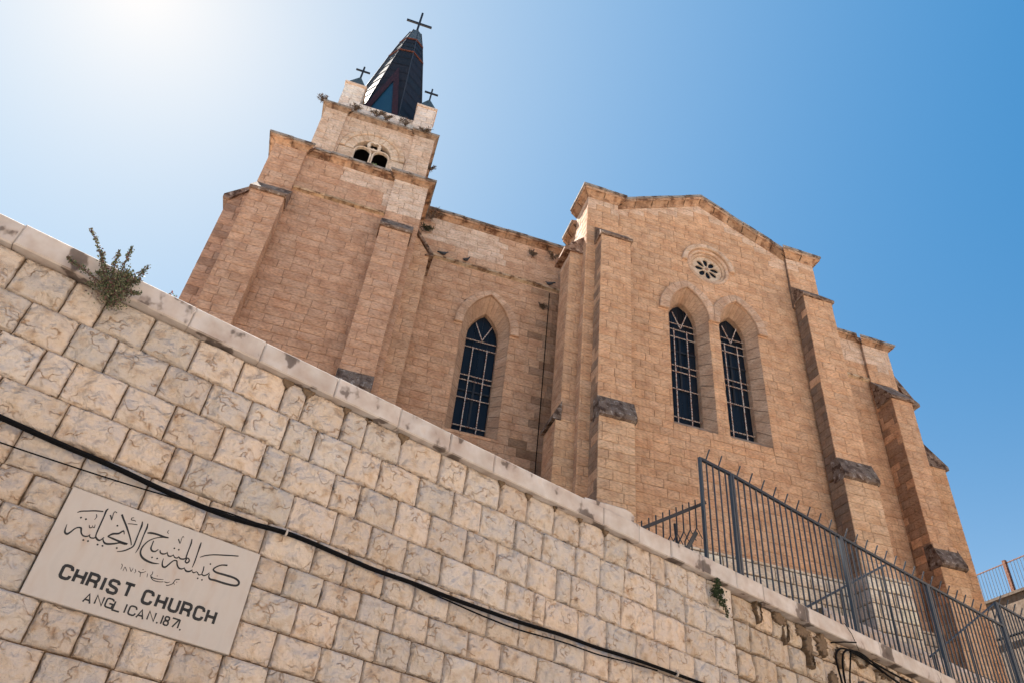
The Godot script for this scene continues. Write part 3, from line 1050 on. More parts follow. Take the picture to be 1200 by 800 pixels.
	offset_z("buttress_offset", V2([22.3, 17.42, 23.52, 17.42, 23.52, 17.58, 22.58, 18.42, 22.3, 18.42]), -20.46, -21.56, Color(0.36, 0.28, 0.23))

	# --- tower
	var tw := V2([-4.2, 5.0, -0.5, 5.0, -0.5, 22.7, -4.2, 22.7])
	profile_block("tower_wall", tw, -18.75, -19.4, "f", tower, null, 20.0, 20.0)
	block("corner_pier", -5.10, -3.96, 5.0, 22.7, -18.6, -20.0, "fr", tower)
	block("corner_pier", -0.72, 0.535, 5.0, 22.7, -18.6, -24.2, "flr", tower)
	var tc := MB.new()
	tc.plate(front(0), V2([-5.05, 5, -0.6, 5, -0.6, 22.7, -5.05, 22.7]), [], -24.2, -19.4)
	ch("tower_core", tc, M.joint)
	cornice("cornice", [Vector3(-5.10, 22.44, -24.2), Vector3(-5.10, 22.44, -18.6), Vector3(-3.96, 22.44, -18.6), Vector3(-3.96, 22.44, -18.75), Vector3(-0.72, 22.44, -18.75), Vector3(-0.72, 22.44, -18.6), Vector3(0.535, 22.44, -18.6), Vector3(0.535, 22.44, -24.2)] as Array[Vector3], low, 0.75, edge, 3)
	cornice("string_course", [Vector3(-3.94, 20.56, -18.75), Vector3(-0.74, 20.56, -18.75)] as Array[Vector3], thin, 1.1, Color(0.66, 0.45, 0.28), 0)
	for b in [[-5.02, -3.92, "fr"], [-0.72, 0.31, "fl"]]:
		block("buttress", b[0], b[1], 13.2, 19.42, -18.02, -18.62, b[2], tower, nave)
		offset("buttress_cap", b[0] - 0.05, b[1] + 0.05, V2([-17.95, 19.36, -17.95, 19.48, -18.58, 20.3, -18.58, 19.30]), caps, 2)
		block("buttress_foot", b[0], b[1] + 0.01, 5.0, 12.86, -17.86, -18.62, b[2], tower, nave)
		offset("buttress_offset", b[0] - 0.02, b[1] + 0.02, V2([-17.80, 12.82, -17.80, 12.92, -18.0, 13.44, -18.4, 13.44, -18.4, 12.76, -17.86, 12.76]), tops, 3)
	profile_block("side_buttress", V2([0.2, 5.0, 1.15, 5.0, 1.15, 19.78, 0.54, 20.62, 0.2, 20.62]), -19.2, -20.2, "fr", tinted(Color(0.72, 0.46, 0.30)), null, 19.7, 19.7)
	offset_z("buttress_cap", V2([1.0, 19.70, 1.30, 19.70, 1.30, 19.80, 0.56, 20.80, 0.54, 20.66, 1.14, 19.82]), -19.12, -20.25, caps)
	profile_block("side_buttress", V2([-5.2, 5.0, -5.2, 20.62, -5.24, 20.6, -5.86, 19.80, -5.86, 5.0]), -19.2, -20.2, "f", crusted(Color(0.70, 0.42, 0.29), 0.6, 0.3), null, 19.7, 19.7)  # scattered stones tinted darker
	offset_z("buttress_cap", V2([-6.02, 19.70, -5.80, 19.70, -5.20, 20.52, -5.12, 20.75, -6.02, 19.84]), -19.10, -20.25, Color(0.46, 0.36, 0.31))
	build_belfry()
	build_spire()

	# --- roofs and the body behind, which close the building
	var roof := MB.new()
	roof.plate(Transform3D(Basis(Z3, Y3, -X3), Vector3.ZERO), closed(V2([-20.4, 22.9, -24.3, 25.9, -28.2, 22.9])), [], -22.0, -0.3)
	roof.plate(front(0), V2([6.9, 23.6, 16.2, 23.6, 11.5, 25.7]), [], -24.3, -18.3)
	roof.col = Color(0.35, 0.2, 0.15)
	ch("roof", roof, M.joint)
	var body := MB.new()
	body.box(Transform3D.IDENTITY, Vector3(0.5, 4, -28), Vector3(22.2, 22.9, -21.6))
	ch("nave_core", body, M.joint)
	var tb := MB.new()
	tb.box(Transform3D.IDENTITY, Vector3(7.2, 4, -21), Vector3(15.9, 23.6, -18.95))
	ch("transept_core", tb, M.joint)

	# --- plinth of paler stones
	var chalk := tinted(Color(0.92, 0.78, 0.62), 0.12)
	for b in [[8.1, 15.4, -17.8, "f"], [15.22, 16.72, -16.97, "fl"], [16.6, 20.4, -20.1, "f"]]:
		var mb := MB.new()
		mb.box(Transform3D.IDENTITY, Vector3(b[0] + 0.03, 5, -18.2 if b[2] > -19 else -20.4), Vector3(b[1] - 0.03, 10.36, b[2] - 0.03))
		var pl := ch("plinth", mb, M.earth)
		courses(pl, front(b[2] - 0.03), V2([b[0], 6.0, b[1], 6.0, b[1], 10.38, b[0], 10.38]), [], chalk, 0.38, 0.45, 0.75, 0.04, 0.02)
		if "l" in b[3]:
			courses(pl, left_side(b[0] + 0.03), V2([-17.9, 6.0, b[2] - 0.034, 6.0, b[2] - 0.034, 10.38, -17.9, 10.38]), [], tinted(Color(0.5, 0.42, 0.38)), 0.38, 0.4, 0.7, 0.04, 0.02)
	# a cable down the corner of nave and transept
	var dp := MB.new()
	dp.tube(PackedVector3Array([Vector3(6.04, 20.6, -20.28), Vector3(6.05, 16, -20.28), Vector3(6.05, 10, -20.28)]), 0.018, 0.018, 6)
	ch("corner_cable", dp, M.cable)


func build_rose(c: Vector2) -> void:
	var z := -18.0
	var mb := MB.new()
	mb.col = Color(0.78, 0.60, 0.45)
	var holes: Array = []
	for k in 8:
		var a := TAU * (k + 0.12) / 8.0
		var p := PackedVector2Array()
		for s in 12:
			var f := TAU * s / 12.0
			var along := 0.315 - 0.185 * cos(f)
			var wide := 0.118 * sin(f) * (0.55 + 0.45 * (along - 0.13) / 0.37) * 1.1
			p.append(c + Vector2(along, wide).rotated(a))
		holes.append(closed(p))
	mb.plate(front(z), closed(disc(c, 0.62, 40)), holes, -0.17, -0.12)
	var r := ch("rose_window", mb, M.stone, null, "round window of eight petals above the twin lancets")
	var g := MB.new()
	g.plate(front(z), closed(disc(c, 0.6)), [], -0.24, -0.20)
	ch("pane", g, M.glass, r)
	var hub := MB.new()
	hub.col = Color(0.5, 0.3, 0.2)
	hub.plate(front(z), closed(disc(c, 0.075, 14)), [], -0.15, -0.09)
	ch("boss", hub, M.stone, r)
	ring(r, "ring_stone", z, c, 0.57, 0.66, -0.5, -0.10, 8, 0, TAU, Color(0.80, 0.58, 0.42), 0.03)
	ring(r, "ring_stone", z, c, 0.655, 0.77, -0.5, -0.05, 8, 0, TAU, Color(0.76, 0.53, 0.37), 0.02)
	ring(r, "ring_stone", z, c, 0.765, 0.90, -0.5, 0.035, 8, 0.2, TAU + 0.2, Color(0.80, 0.55, 0.39), 0.03)
	ring(r, "voussoir", z, c, 0.92, 1.13, -0.02, 0.12, 6, 0.02, PI - 0.02, Color(0.80, 0.56, 0.40), 0.03)


func build_belfry() -> void:
	var pale := tinted(Color(0.84, 0.62, 0.47))
	var white := tinted(Color(1.0, 0.84, 0.73), 0.05)
	var z := -19.3
	var c := Vector2(-1.86, 24.25)
	var hole := PackedVector2Array([Vector2(c.x - 0.72, 22.6), Vector2(c.x + 0.72, 22.6)])
	for k in 13:
		hole.append(c + Vector2.from_angle(PI * k / 12.0) * 0.72)
	hole = closed(hole)
	var small := closed(V2([c.x + 0.05, 23.2, c.x + 0.5, 23.2, c.x + 0.5, 23.75, c.x + 0.05, 23.75]))
	var wide := PackedVector2Array([Vector2(c.x - 1.28, 22.6), Vector2(c.x + 1.28, 22.6)])
	for k in 15:
		wide.append(c + Vector2.from_angle(PI * k / 14.0) * 1.28)
	profile_block("belfry_wall", V2([-4.0, 22.6, 0.25, 22.6, 0.25, 26.25, -4.0, 26.25]), z, z - 0.4, "f", pale, null, 26, 26, [closed(wide)])
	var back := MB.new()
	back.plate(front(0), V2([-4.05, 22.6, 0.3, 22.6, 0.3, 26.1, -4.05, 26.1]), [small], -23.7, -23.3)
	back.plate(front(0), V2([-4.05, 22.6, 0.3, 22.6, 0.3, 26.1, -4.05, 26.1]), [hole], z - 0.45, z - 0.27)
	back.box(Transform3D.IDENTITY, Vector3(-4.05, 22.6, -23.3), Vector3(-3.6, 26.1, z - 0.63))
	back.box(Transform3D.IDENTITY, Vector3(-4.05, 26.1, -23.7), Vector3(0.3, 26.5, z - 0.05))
	ch("belfry_wall", back, M.dim)  # inner walls coloured near black to stand for the shade inside
	block("corner_pier", -4.10, -3.22, 22.6, 26.25, z + 0.1, z - 0.9, "fr", pale)
	block("corner_pier", -0.50, 0.34, 22.6, 26.25, z + 0.1, -23.7, "flr", pale)
	var prof := V2([0, 0, 0.02, 0.01, 0.04, 0.06, 0.09, 0.11, 0.12, 0.12, 0.12, 0.18, 0.15, 0.19, 0.15, 0.26, 0, 0.29])
	cornice("cornice", [Vector3(-4.10, 25.97, -23.7), Vector3(-4.10, 25.97, z + 0.1), Vector3(-3.22, 25.97, z + 0.1), Vector3(-3.22, 25.97, z), Vector3(-0.50, 25.97, z), Vector3(-0.50, 25.97, z + 0.1), Vector3(0.34, 25.97, z + 0.1), Vector3(0.34, 25.97, -23.7)] as Array[Vector3], prof, 0.7, Color(0.52, 0.36, 0.25), 3)
	# the arched opening: ring of wedge stones, two small arches and a quatrefoil
	var sh: Array = []
	for x in [-0.355, 0.355]:
		var p := PackedVector2Array([Vector2(c.x + x - 0.25, 22.7), Vector2(c.x + x + 0.25, 22.7)])
		for k in 11:
			p.append(Vector2(c.x + x, 24.22) + Vector2.from_angle(PI * k / 10.0) * 0.25)
		sh.append(closed(p))
	var q := PackedVector2Array()
	for k in 32:
		var a := TAU * k / 32.0
		q.append(Vector2(c.x, 24.72) + Vector2.from_angle(a) * (0.125 + 0.085 * absf(sin(2.0 * a))))
	sh.append(closed(q))
	var w := MB.new()
	w.col = Color(0.92, 0.74, 0.58)
	# tracery: bands round the two lights and the foil, open between them
	for x in [-0.355, 0.355]:
		var mid := Vector2(c.x + x, 24.22)
		for k in 12:
			var a0 := PI * k / 12.0
			var a1 := PI * (k + 1) / 12.0
			w.prism(front(z), closed(PackedVector2Array([mid + Vector2.from_angle(a0) * 0.285, mid + Vector2.from_angle(a0) * 0.345, mid + Vector2.from_angle(a1) * 0.345, mid + Vector2.from_angle(a1) * 0.285])), -0.17, -0.03, 0.02, true)
		for s in [-0.315, 0.315]:
			w.box(front(z), Vector3(mid.x + s - 0.03, 22.6, -0.17), Vector3(mid.x + s + 0.03, 24.22, -0.03))
	w.plate(front(z), closed(disc(Vector2(c.x, 24.72), 0.275, 32)), [closed(q)], -0.16, -0.04)
	var win := ch("belfry_window", w, M.stone, null, "open arch of the belfry with two small arches and a quatrefoil")
	ring(win, "voussoir", z, c, 0.72, 1.06, -0.26, -0.02, 13, 0, PI, Color(0.86, 0.66, 0.50), 0.02)
	ring(win, "voussoir", z, c, 1.06, 1.27, -0.26, 0.03, 13, 0, PI, Color(0.84, 0.63, 0.47), 0.03)
	for s in [-1.0, 1.0]:
		var jam := MB.new()
		jam.col = Color(0.82, 0.62, 0.47)
		jam.box(front(z), Vector3(c.x + s * 0.98 - 0.29, 22.6, -0.26), Vector3(c.x + s * 0.98 + 0.29, 24.19, -0.02))
		ch("jamb", jam, M.stone, win)
	# parapet and the two corner pinnacles
	block("parapet", -3.0, -0.66, 26.15, 26.93, z + 0.03, z - 0.3, "f", white)
	for b in [[-3.74, -2.93], [-0.70, 0.10]]:
		block("pinnacle", b[0], b[1], 26.15, 27.90, z + 0.10, z - 0.72, "flr", white)
		var cap := MB.new()
		cap.col = Color(0.98, 0.76, 0.60)
		cap.box(Transform3D.IDENTITY, Vector3(b[0] - 0.04, 27.90, z - 0.77), Vector3(b[1] + 0.04, 28.0, z + 0.14), 0.0)
		var cp := ch("pinnacle_cap", cap, M.stone)
		var x: float = (b[0] + b[1]) / 2.0
		var py := MB.new()
		py.col = Color(0.10, 0.13, 0.14)
		var tip := Vector3(x, 29.12, z - 0.31)
		var f: Array[Vector3] = [Vector3(x - 0.40, 28.0, z + 0.06), Vector3(x + 0.40, 28.0, z + 0.06), Vector3(x + 0.40, 28.0, z - 0.70), Vector3(x - 0.40, 28.0, z - 0.70)]
		for k in 4:
			py.tri(f[k], f[(k + 1) % 4], tip)
		ch("pinnacle_roof", py, M.lead, cp)
		var cr := MB.new()
		cr.col = Color.WHITE
		cr.box(Transform3D.IDENTITY, Vector3(x - 0.035, 28.95, z - 0.345), Vector3(x + 0.035, 29.86, z - 0.275))
		cr.box(Transform3D.IDENTITY, Vector3(x - 0.30, 29.52, z - 0.34), Vector3(x + 0.30, 29.59, z - 0.28))
		ch("cross", cr, M.black)


func octagon(c: Vector3, r: float, y: float) -> Array[Vector3]:
	var p: Array[Vector3] = []
	for k in 8:
		var a := PI / 8.0 + 0.12 + TAU * k / 8.0
		p.append(Vector3(c.x + r * cos(a), y, c.z + r * sin(a)))
	return p


func build_spire() -> void:
	var c := Vector3(-1.88, 0, -21.4)
	var core := MB.new()
	core.col = Color(0.05, 0.055, 0.06)
	var levels: Array = [[26.6, 2.02], [33.62, 0.875], [35.12, 0.60], [36.45, 0.31]]
	for k in 3:
		var a := octagon(c, levels[k][1] - 0.012, levels[k][0])
		var b := octagon(c, levels[k + 1][1] - 0.012, levels[k + 1][0])
		for i in 8:
			core.quad(a[(i + 1) % 8], a[i], b[i], b[(i + 1) % 8])
	var top := octagon(c, 0.298, 36.45)
	for i in range(1, 7):
		core.tri(top[0], top[i + 1], top[i])
	var sp := ch("spire", core, M.lead)
	# lead sheets between rolled seams
	for k in 3:
		var rows: int = [9, 3, 1][k]
		for r in rows:
			for i in 8:
				var f0 := float(r) / rows
				var f1 := float(r + 1) / rows
				var y0 := lerpf(levels[k][0], levels[k + 1][0], f0)
				var y1 := lerpf(levels[k][0], levels[k + 1][0], f1)
				var a := octagon(c, lerpf(levels[k][1], levels[k + 1][1], f0) + 0.008, y0)
				var b := octagon(c, lerpf(levels[k][1], levels[k + 1][1], f1) - 0.004, y1)
				var m := MB.new()
				var j := (i + 1) % 8
				m.o = (a[i] + b[j]) / 2.0
				m.col = (Color(0.030, 0.024, 0.024) if k < 2 else Color(0.12, 0.15, 0.17)) * rng.randf_range(0.85, 1.15)
				m.quad(a[j].lerp(a[i], 0.008), a[j].lerp(a[i], 0.992), b[j].lerp(b[i], 0.99), b[j].lerp(b[i], 0.01))
				ch("lead_sheet", m, M.lead, sp)
	for i in 8:
		var m := MB.new()
		m.col = Color(0.07, 0.07, 0.08)
		var pts := PackedVector3Array()
		for l in levels:
			pts.append(octagon(c, l[1] + 0.006, l[0])[i])
		m.tube(pts, 0.03, 0.02, 6)
		ch("ridge_roll", m, M.lead, sp)
	for l in [[33.60, 0.875], [35.10, 0.60]]:
		var m := MB.new()
		m.col = Color(0.22, 0.075, 0.045)
		var a := octagon(c, l[1] + 0.045, l[0] - 0.03)
		var b := octagon(c, l[1] + 0.045, l[0] + 0.04)
		var d := octagon(c, l[1] - 0.03, l[0] + 0.07)
		var u := octagon(c, l[1] - 0.03, l[0] - 0.04)
		for i in 8:
			var j := (i + 1) % 8
			m.quad(a[j], a[i], b[i], b[j])
			m.quad(b[j], b[i], d[i], d[j])
			m.quad(u[j], u[i], a[i], a[j])
		ch("copper_band", m, M.lead, sp)
	# steep little gables at the foot of the spire
	for s in [[0.0, 1.0], [PI / 2.0, 0.62], [-PI / 2.0, 0.62]]:
		var t := Transform3D(Basis(Y3, s[0] - 0.12), c)
		var h: float = 26.6 + 5.0 * s[1]
		var wd: float = 0.80 * s[1]
		var foot := 1.93
		var tip_d := 1.93 - (h - 26.6) * 0.163 + 0.04
		var m := MB.new()
		m.col = Color(0.06, 0.022, 0.022)
		var A := t * Vector3(-wd, 26.7, foot + 0.06)
		var B := t * Vector3(wd, 26.7, foot + 0.06)
		var T := t * Vector3(0, h, tip_d + 0.03)
		var A2 := t * Vector3(-wd, 26.7, foot - 0.4)
		var B2 := t * Vector3(wd, 26.7, foot - 0.4)
		var T2 := t * Vector3(0, h, tip_d - 0.4)
		var Ai := t * Vector3(-wd * 0.68, 26.7, foot + 0.055)
		var Bi := t * Vector3(wd * 0.68, 26.7, foot + 0.055)
		var Ti := t * Vector3(0, lerpf(26.7, h, 0.70), lerpf(foot, tip_d, 0.70) + 0.045)
		m.quad(A, Ai, Ti, T)
		m.quad(Bi, B, T, Ti)
		m.quad(A2, A, T, T2)
		m.quad(B, B2, T2, T)
		var lu := ch("lucarne", m, M.lead, sp)
		var g := MB.new()
		g.col = Color(0.012, 0.06, 0.10)
		g.tri(t * Vector3(-wd * 0.7, 26.7, foot + 0.0), t * Vector3(wd * 0.7, 26.7, foot + 0.0), t * Vector3(0, lerpf(26.7, h, 0.72), lerpf(foot, tip_d, 0.72)))
		ch("louvre", g, M.paint, sp)
	var cr := MB.new()
	cr.box(Transform3D.IDENTITY, Vector3(c.x - 0.05, 36.3, c.z - 0.05), Vector3(c.x + 0.05, 38.6, c.z + 0.05))
	cr.box(Transform3D.IDENTITY, Vector3(c.x - 0.66, 37.50, c.z - 0.042), Vector3(c.x + 0.66, 37.62, c.z + 0.042))
	ch("cross", cr, M.black)


# ---------------------------------------------------------------- from the lists to meshes
func seen_size(s: Dictionary) -> float:
	var t: Transform3D = s.t
	var q: PackedVector2Array = s.q
	var mid := Vector2.ZERO
	var area := 0.0
	for i in q.size():
		mid += q[i] / q.size()
		area += absf(q[i].cross(q[(i + 1) % q.size()])) / 2.0
	area = 0.0
	for i in range(1, q.size() - 1):
		area += absf((q[i] - q[0]).cross(q[i + 1] - q[0])) / 2.0
	var p := t * Vector3(mid.x, mid.y, 0)
	var d := p - EYE
	var v := cam.global_transform.affine_inverse() * p
	if v.z > -0.1:
		return 0.0
	var px := Vector2(v.x / -v.z, -v.y / -v.z) * 733.7
	if absf(px.x) > 530.0 or absf(px.y) > 355.0:
		return 0.0
	var facing := t.basis.z.dot(-d.normalized())
	if facing <= 0.0:
		return 0.0
	if p.z < -12.0:                                   # below the coping as seen from the street?
		var k := -6.0 - WN.dot(EYE)
		var hit := EYE + d * (k / WN.dot(d))
		if hit.y < 5.5 + SLOPE * WH.dot(hit):
			return 0.0
	return area * facing * pow(733.7 / v.z, 2.0)


func flush_stones() -> void:
	var order := stones.duplicate()
	for s in order:
		s["a"] = seen_size(s)
	order.sort_custom(func(x, y): return x.a > y.a or (x.a == y.a and x.k < y.k))
	var rest := MB.new()
	rest.o = Vector3(8, 12, -19)
	for k in order.size():
		var s: Dictionary = order[k]
		if k < 300 and s.a > 0.0:
			var mb := MB.new()
			var q: PackedVector2Array = s.q
			var mid := (q[0] + q[q.size() / 2]) / 2.0
			mb.o = s.t * Vector3(mid.x, mid.y, 0)
			build_stone(mb, s)
			if mb.v.size():
				part(s.p, s.n, mb.mesh(), M.stone, mb.o)
		else:
			build_stone(rest, s)
	var r := ch("stones", rest, M.stone)
	r.set_meta("kind", "stuff")


# ---------------------------------------------------------------- retaining wall
func wp(s: float, y: float, d := 0.0) -> Vector3:
	return wall_frame * Vector3(s, y, d)


func build_wall(rows: Array, joints: Dictionary) -> void:
	var wall := thing("retaining_wall", "high wall of pale rock-faced stone blocks that slopes across the front", "wall", wp(3.0, 0.0))
	var t := wall_frame.translated(WN * -0.05)
	var back := MB.new()
	back.plate(wall_frame, V2([-4.6, -0.4, 7.52, -0.4, 7.52, 5.40 + SLOPE * 7.52, -4.6, 5.40 - SLOPE * 4.6]), [], -0.62, -0.042)
	part(wall, "backing", back.mesh(), M.earth, back.o)
	var back2 := MB.new()
	back2.plate(wall_frame, V2([7.5, -0.9, 24.0, -0.9, 24.0, 5.40 + SLOPE * 24.0, 7.5, 5.40 + SLOPE * 7.5]), [], -0.62, -0.075)
	part(wall, "backing", back2.mesh(), M.earth, back2.o)
	var list: Array[Dictionary] = []
	var tint := func() -> Color:
		var k := rng.randf_range(0.86, 1.06)
		var w := rng.randf_range(-0.04, 0.04)
		return Color(0.75 * k * (1 + w), 0.745 * k, 0.75 * k * (1 - w))
	for k in rows.size() - 1:
		var known: Array = joints.get(k + 1, [])
		var xs: Array[float] = [-4.55]
		while xs[-1] < 7.48:
			var next := xs[-1] + rng.randf_range(0.32, 0.52)
			for j in known:
				if j > xs[-1] + 0.12 and j <= next + 0.14:
					next = j
					break
			if k in [5, 6, 7]:
				for e in [0.13, 1.605]:
					if xs[-1] < e - 0.01 and next > e - 0.12:
						next = e
			if next > 7.3:
				next = 7.48
			xs.append(next)
		for i in xs.size() - 1:
			if k in [5, 6, 7] and xs[i] > 0.12 and xs[i + 1] < 1.62:
				continue
			var a := xs[i]
			var b := xs[i + 1]
			var lo: float = rows[k + 1]
			var hi: float = rows[k]
			list.append({"q": PackedVector2Array([Vector2(a, lo + SLOPE * a), Vector2(b, lo + SLOPE * b), Vector2(b, hi + SLOPE * b), Vector2(a, hi + SLOPE * a)]), "d": 0.05, "g": rng.randf_range(0.0025, 0.005), "c": tint.call(), "t": t})
	# the older, mended length of wall to the right
	var t2 := wall_frame.translated(WN * -0.085)
	var y := 5.395
	var row := 0
	while y > 0.6:
		var h := rng.randf_range(0.27, 0.35)
		var a := 7.52
		while a < 17.0:
			var b := a + rng.randf_range(0.27, 0.46)
			var c: Color = tint.call()
			c = Color(c.r * 0.93, c.g * 0.89, c.b * 0.82)
			list.append({"q": PackedVector2Array([Vector2(a, y - h + SLOPE * a), Vector2(b, y - h + SLOPE * b), Vector2(b, y + SLOPE * b), Vector2(a, y + SLOPE * a)]), "d": 0.05, "g": rng.randf_range(0.008, 0.02), "c": c, "t": t2})
			a = b
		y -= h
		row += 1
	for k in list.size():
		list[k]["k"] = k
		list[k]["a"] = seen_size(list[k])
	list.sort_custom(func(p, q): return p.a > q.a or (p.a == q.a and p.k < q.k))
	var rest := MB.new()
	rest.o = wp(3.0, 1.0)
	for k in list.size():
		var s: Dictionary = list[k]
		var mine: bool = k < 300 and s.a > 0.0
		var mb := MB.new() if mine else rest
		mb.col = s.c
		if mine:
			mb.o = s.t * Vector3((s.q[0].x + s.q[1].x) / 2, (s.q[0].y + s.q[2].y) / 2, 0)
		slab(mb, s.t, s.q, s.d, s.g, 0.008, 0.017 if mine else 0.12, 0.0, s.k, true)
		if mine:
			part(wall, "stone", mb.mesh(), M.rock, mb.o)
	var o := part(wall, "stones", rest.mesh(), M.rock, rest.o)
	o.set_meta("kind", "stuff")
	# old mortar smeared over the upper stones of the mended length
	for e in [[7.98, 4.98, 0.06, 0.15], [8.40, 5.0, 0.12, 0.07], [8.50, 4.86, 0.06, 0.14], [8.85, 4.95, 0.14, 0.08], [8.95, 4.80, 0.07, 0.12], [9.25, 4.88, 0.13, 0.13], [9.62, 4.78, 0.10, 0.12], [8.98, 4.60, 0.06, 0.08], [10.1, 4.88, 0.20, 0.08], [10.7, 4.83, 0.2, 0.08], [11.3, 4.80, 0.2, 0.08], [9.4, 4.45, 0.08, 0.10], [12.2, 4.76, 0.3, 0.07]]:
		var p := PackedVector2Array()
		for k in 34:
			var a := TAU * k / 34.0
			var r := 1.0 + 0.6 * rough.get_noise_2d(e[0] * 7 + cos(a) * 2.2, e[1] * 7 + sin(a) * 2.2) + rng.randf_range(-0.1, 0.1)
			p.append(Vector2(e[0], e[1]) + Vector2(cos(a) * e[2], sin(a) * e[3]) * r)
		var m := MB.new()
		m.o = wp(e[0], e[1])
		m.col = Color(1.9, 1.85, 1.8) * rng.randf_range(0.9, 1.1)
		m.prism(wall_frame, closed(p), -0.07, rng.randf_range(0.010, 0.024), 0.010)
		part(wall, "mortar_patch", m.mesh(), M.earth, m.o)
	# and crumbled mortar between the heads of the top stones
	for s in [1.37, 1.58, 1.99, 2.23, 2.63, 3.85, 4.22, 4.59, 4.96, 5.34]:
		var p := PackedVector2Array()
		var y0: float = 5.40 + SLOPE * s
		var wide := rng.randf_range(0.5, 1.3)
		for k in 9:
			var f := k / 8.0
			p.append(Vector2(s - 0.05 * wide + 0.1 * wide * f + rng.randf_range(-0.008, 0.008), y0 - 0.01 - 0.07 * wide * pow(1.0 - absf(f - 0.5) * 2.0, 1.3) - rng.randf_range(0.0, 0.02)))
		p.append(Vector2(s + 0.05 * wide, y0))
		p.append(Vector2(s - 0.05 * wide, y0))
		var m := MB.new()
		m.o = wp(s, y0)
		m.col = Color(1.1, 1.05, 1.0)
		m.prism(wall_frame, closed(p), -0.07, 0.022, 0.008)
		part(wall, "mortar_patch", m.mesh(), M.earth, m.o)


func build_coping(cuts: Array) -> void:
	var cop := thing("wall_coping", "row of smooth pale coping stones along the top of the retaining wall", "coping", wp(3.0, 5.4))
	var xs: Array = [-4.5, -2.6] + cuts + [12.1, 13.6, 15.2, 16.7, 18.2, 19.7]
	for k in xs.size() - 1:
		var m := MB.new()
		var a: float = xs[k] + 0.002
		var b: float = xs[k + 1] - 0.002
		m.o = wp((a + b) / 2, 5.5)
		m.col = Color(1, 1, 1) * rng.randf_range(0.9, 1.05)
		var dy := rng.randf_range(-0.006, 0.006)
		var q := PackedVector2Array([Vector2(a, 5.402 + SLOPE * a + dy), Vector2(b, 5.402 + SLOPE * b + dy), Vector2(b, 5.622 + SLOPE * b + dy), Vector2(a, 5.622 + SLOPE * a + dy)])
		m.prism(wall_frame, q, -0.66, 0.085 + rng.randf_range(-0.006, 0.006), 0.012)
		part(cop, "coping_stone", m.mesh(), M.coping, m.o)
	var e := MB.new()
	e.o = wp(5.4, 5.4)
	e.prism(wall_frame, V2([4.98, 5.40, 5.235, 5.39, 5.74, 5.36, 5.76, 5.50, 5.70, 5.535, 5.60, 5.545, 4.98, 5.47]), -0.5, 0.06, 0.014)
	part(cop, "coping_stone", e.mesh(), M.coping, e.o)


# ---------------------------------------------------------------- plaque
func ribbon(mb: MB, pts: Array, t: Transform3D, lift: float) -> void:
	var n := pts.size() / 3
	var c: Array[Vector2] = []
	var w: Array[float] = []
	for k in n:
		c.append(Vector2(pts[3 * k], pts[3 * k + 1]) / 1000.0)
		w.append(pts[3 * k + 2] * 1.45 / 1000.0)
	# smooth the traced line
	var p: Array[Vector2] = []
	var r: Array[float] = []
	for k in n - 1:
		for s in 3:
			var f := s / 3.0
			p.append(c[k].cubic_interpolate(c[k + 1], c[maxi(k - 1, 0)], c[mini(k + 2, n - 1)], f))
			r.append(lerpf(w[k], w[k + 1], f) / 2.0)
	p.append(c[n - 1])
	r.append(w[n - 1] / 2.0)
	stroke(mb, p, r, t, lift)


func stroke(mb: MB, p: Array[Vector2], r: Array[float], t: Transform3D, lift: float) -> void:
	var l: Array[Vector2] = []
	var q: Array[Vector2] = []
	for k in p.size():
		var e1 := (p[k] - p[maxi(k - 1, 0)]).normalized()
		var e2 := (p[mini(k + 1, p.size() - 1)] - p[k]).normalized()
		if k == 0:
			e1 = e2
		if k == p.size() - 1:
			e2 = e1
		var n1 := Vector2(-e1.y, e1.x)
		var n2 := Vector2(-e2.y, e2.x)
		var m := (n1 + n2) / maxf(0.5, 1.0 + n1.dot(n2))
		l.append(p[k] + m * r[k])
		q.append(p[k] - m * r[k])
	for k in p.size() - 1:
		mb.quad(t * Vector3(q[k].x, q[k].y, lift), t * Vector3(q[k + 1].x, q[k + 1].y, lift), t * Vector3(l[k + 1].x, l[k + 1].y, lift), t * Vector3(l[k].x, l[k].y, lift))
		mb.quad(t * Vector3(l[k].x, l[k].y, lift), t * Vector3(l[k + 1].x, l[k + 1].y, lift), t * Vector3(l[k + 1].x, l[k + 1].y, 0), t * Vector3(l[k].x, l[k].y, 0))
		mb.quad(t * Vector3(q[k + 1].x, q[k + 1].y, lift), t * Vector3(q[k].x, q[k].y, lift), t * Vector3(q[k].x, q[k].y, 0), t * Vector3(q[k + 1].x, q[k + 1].y, 0))


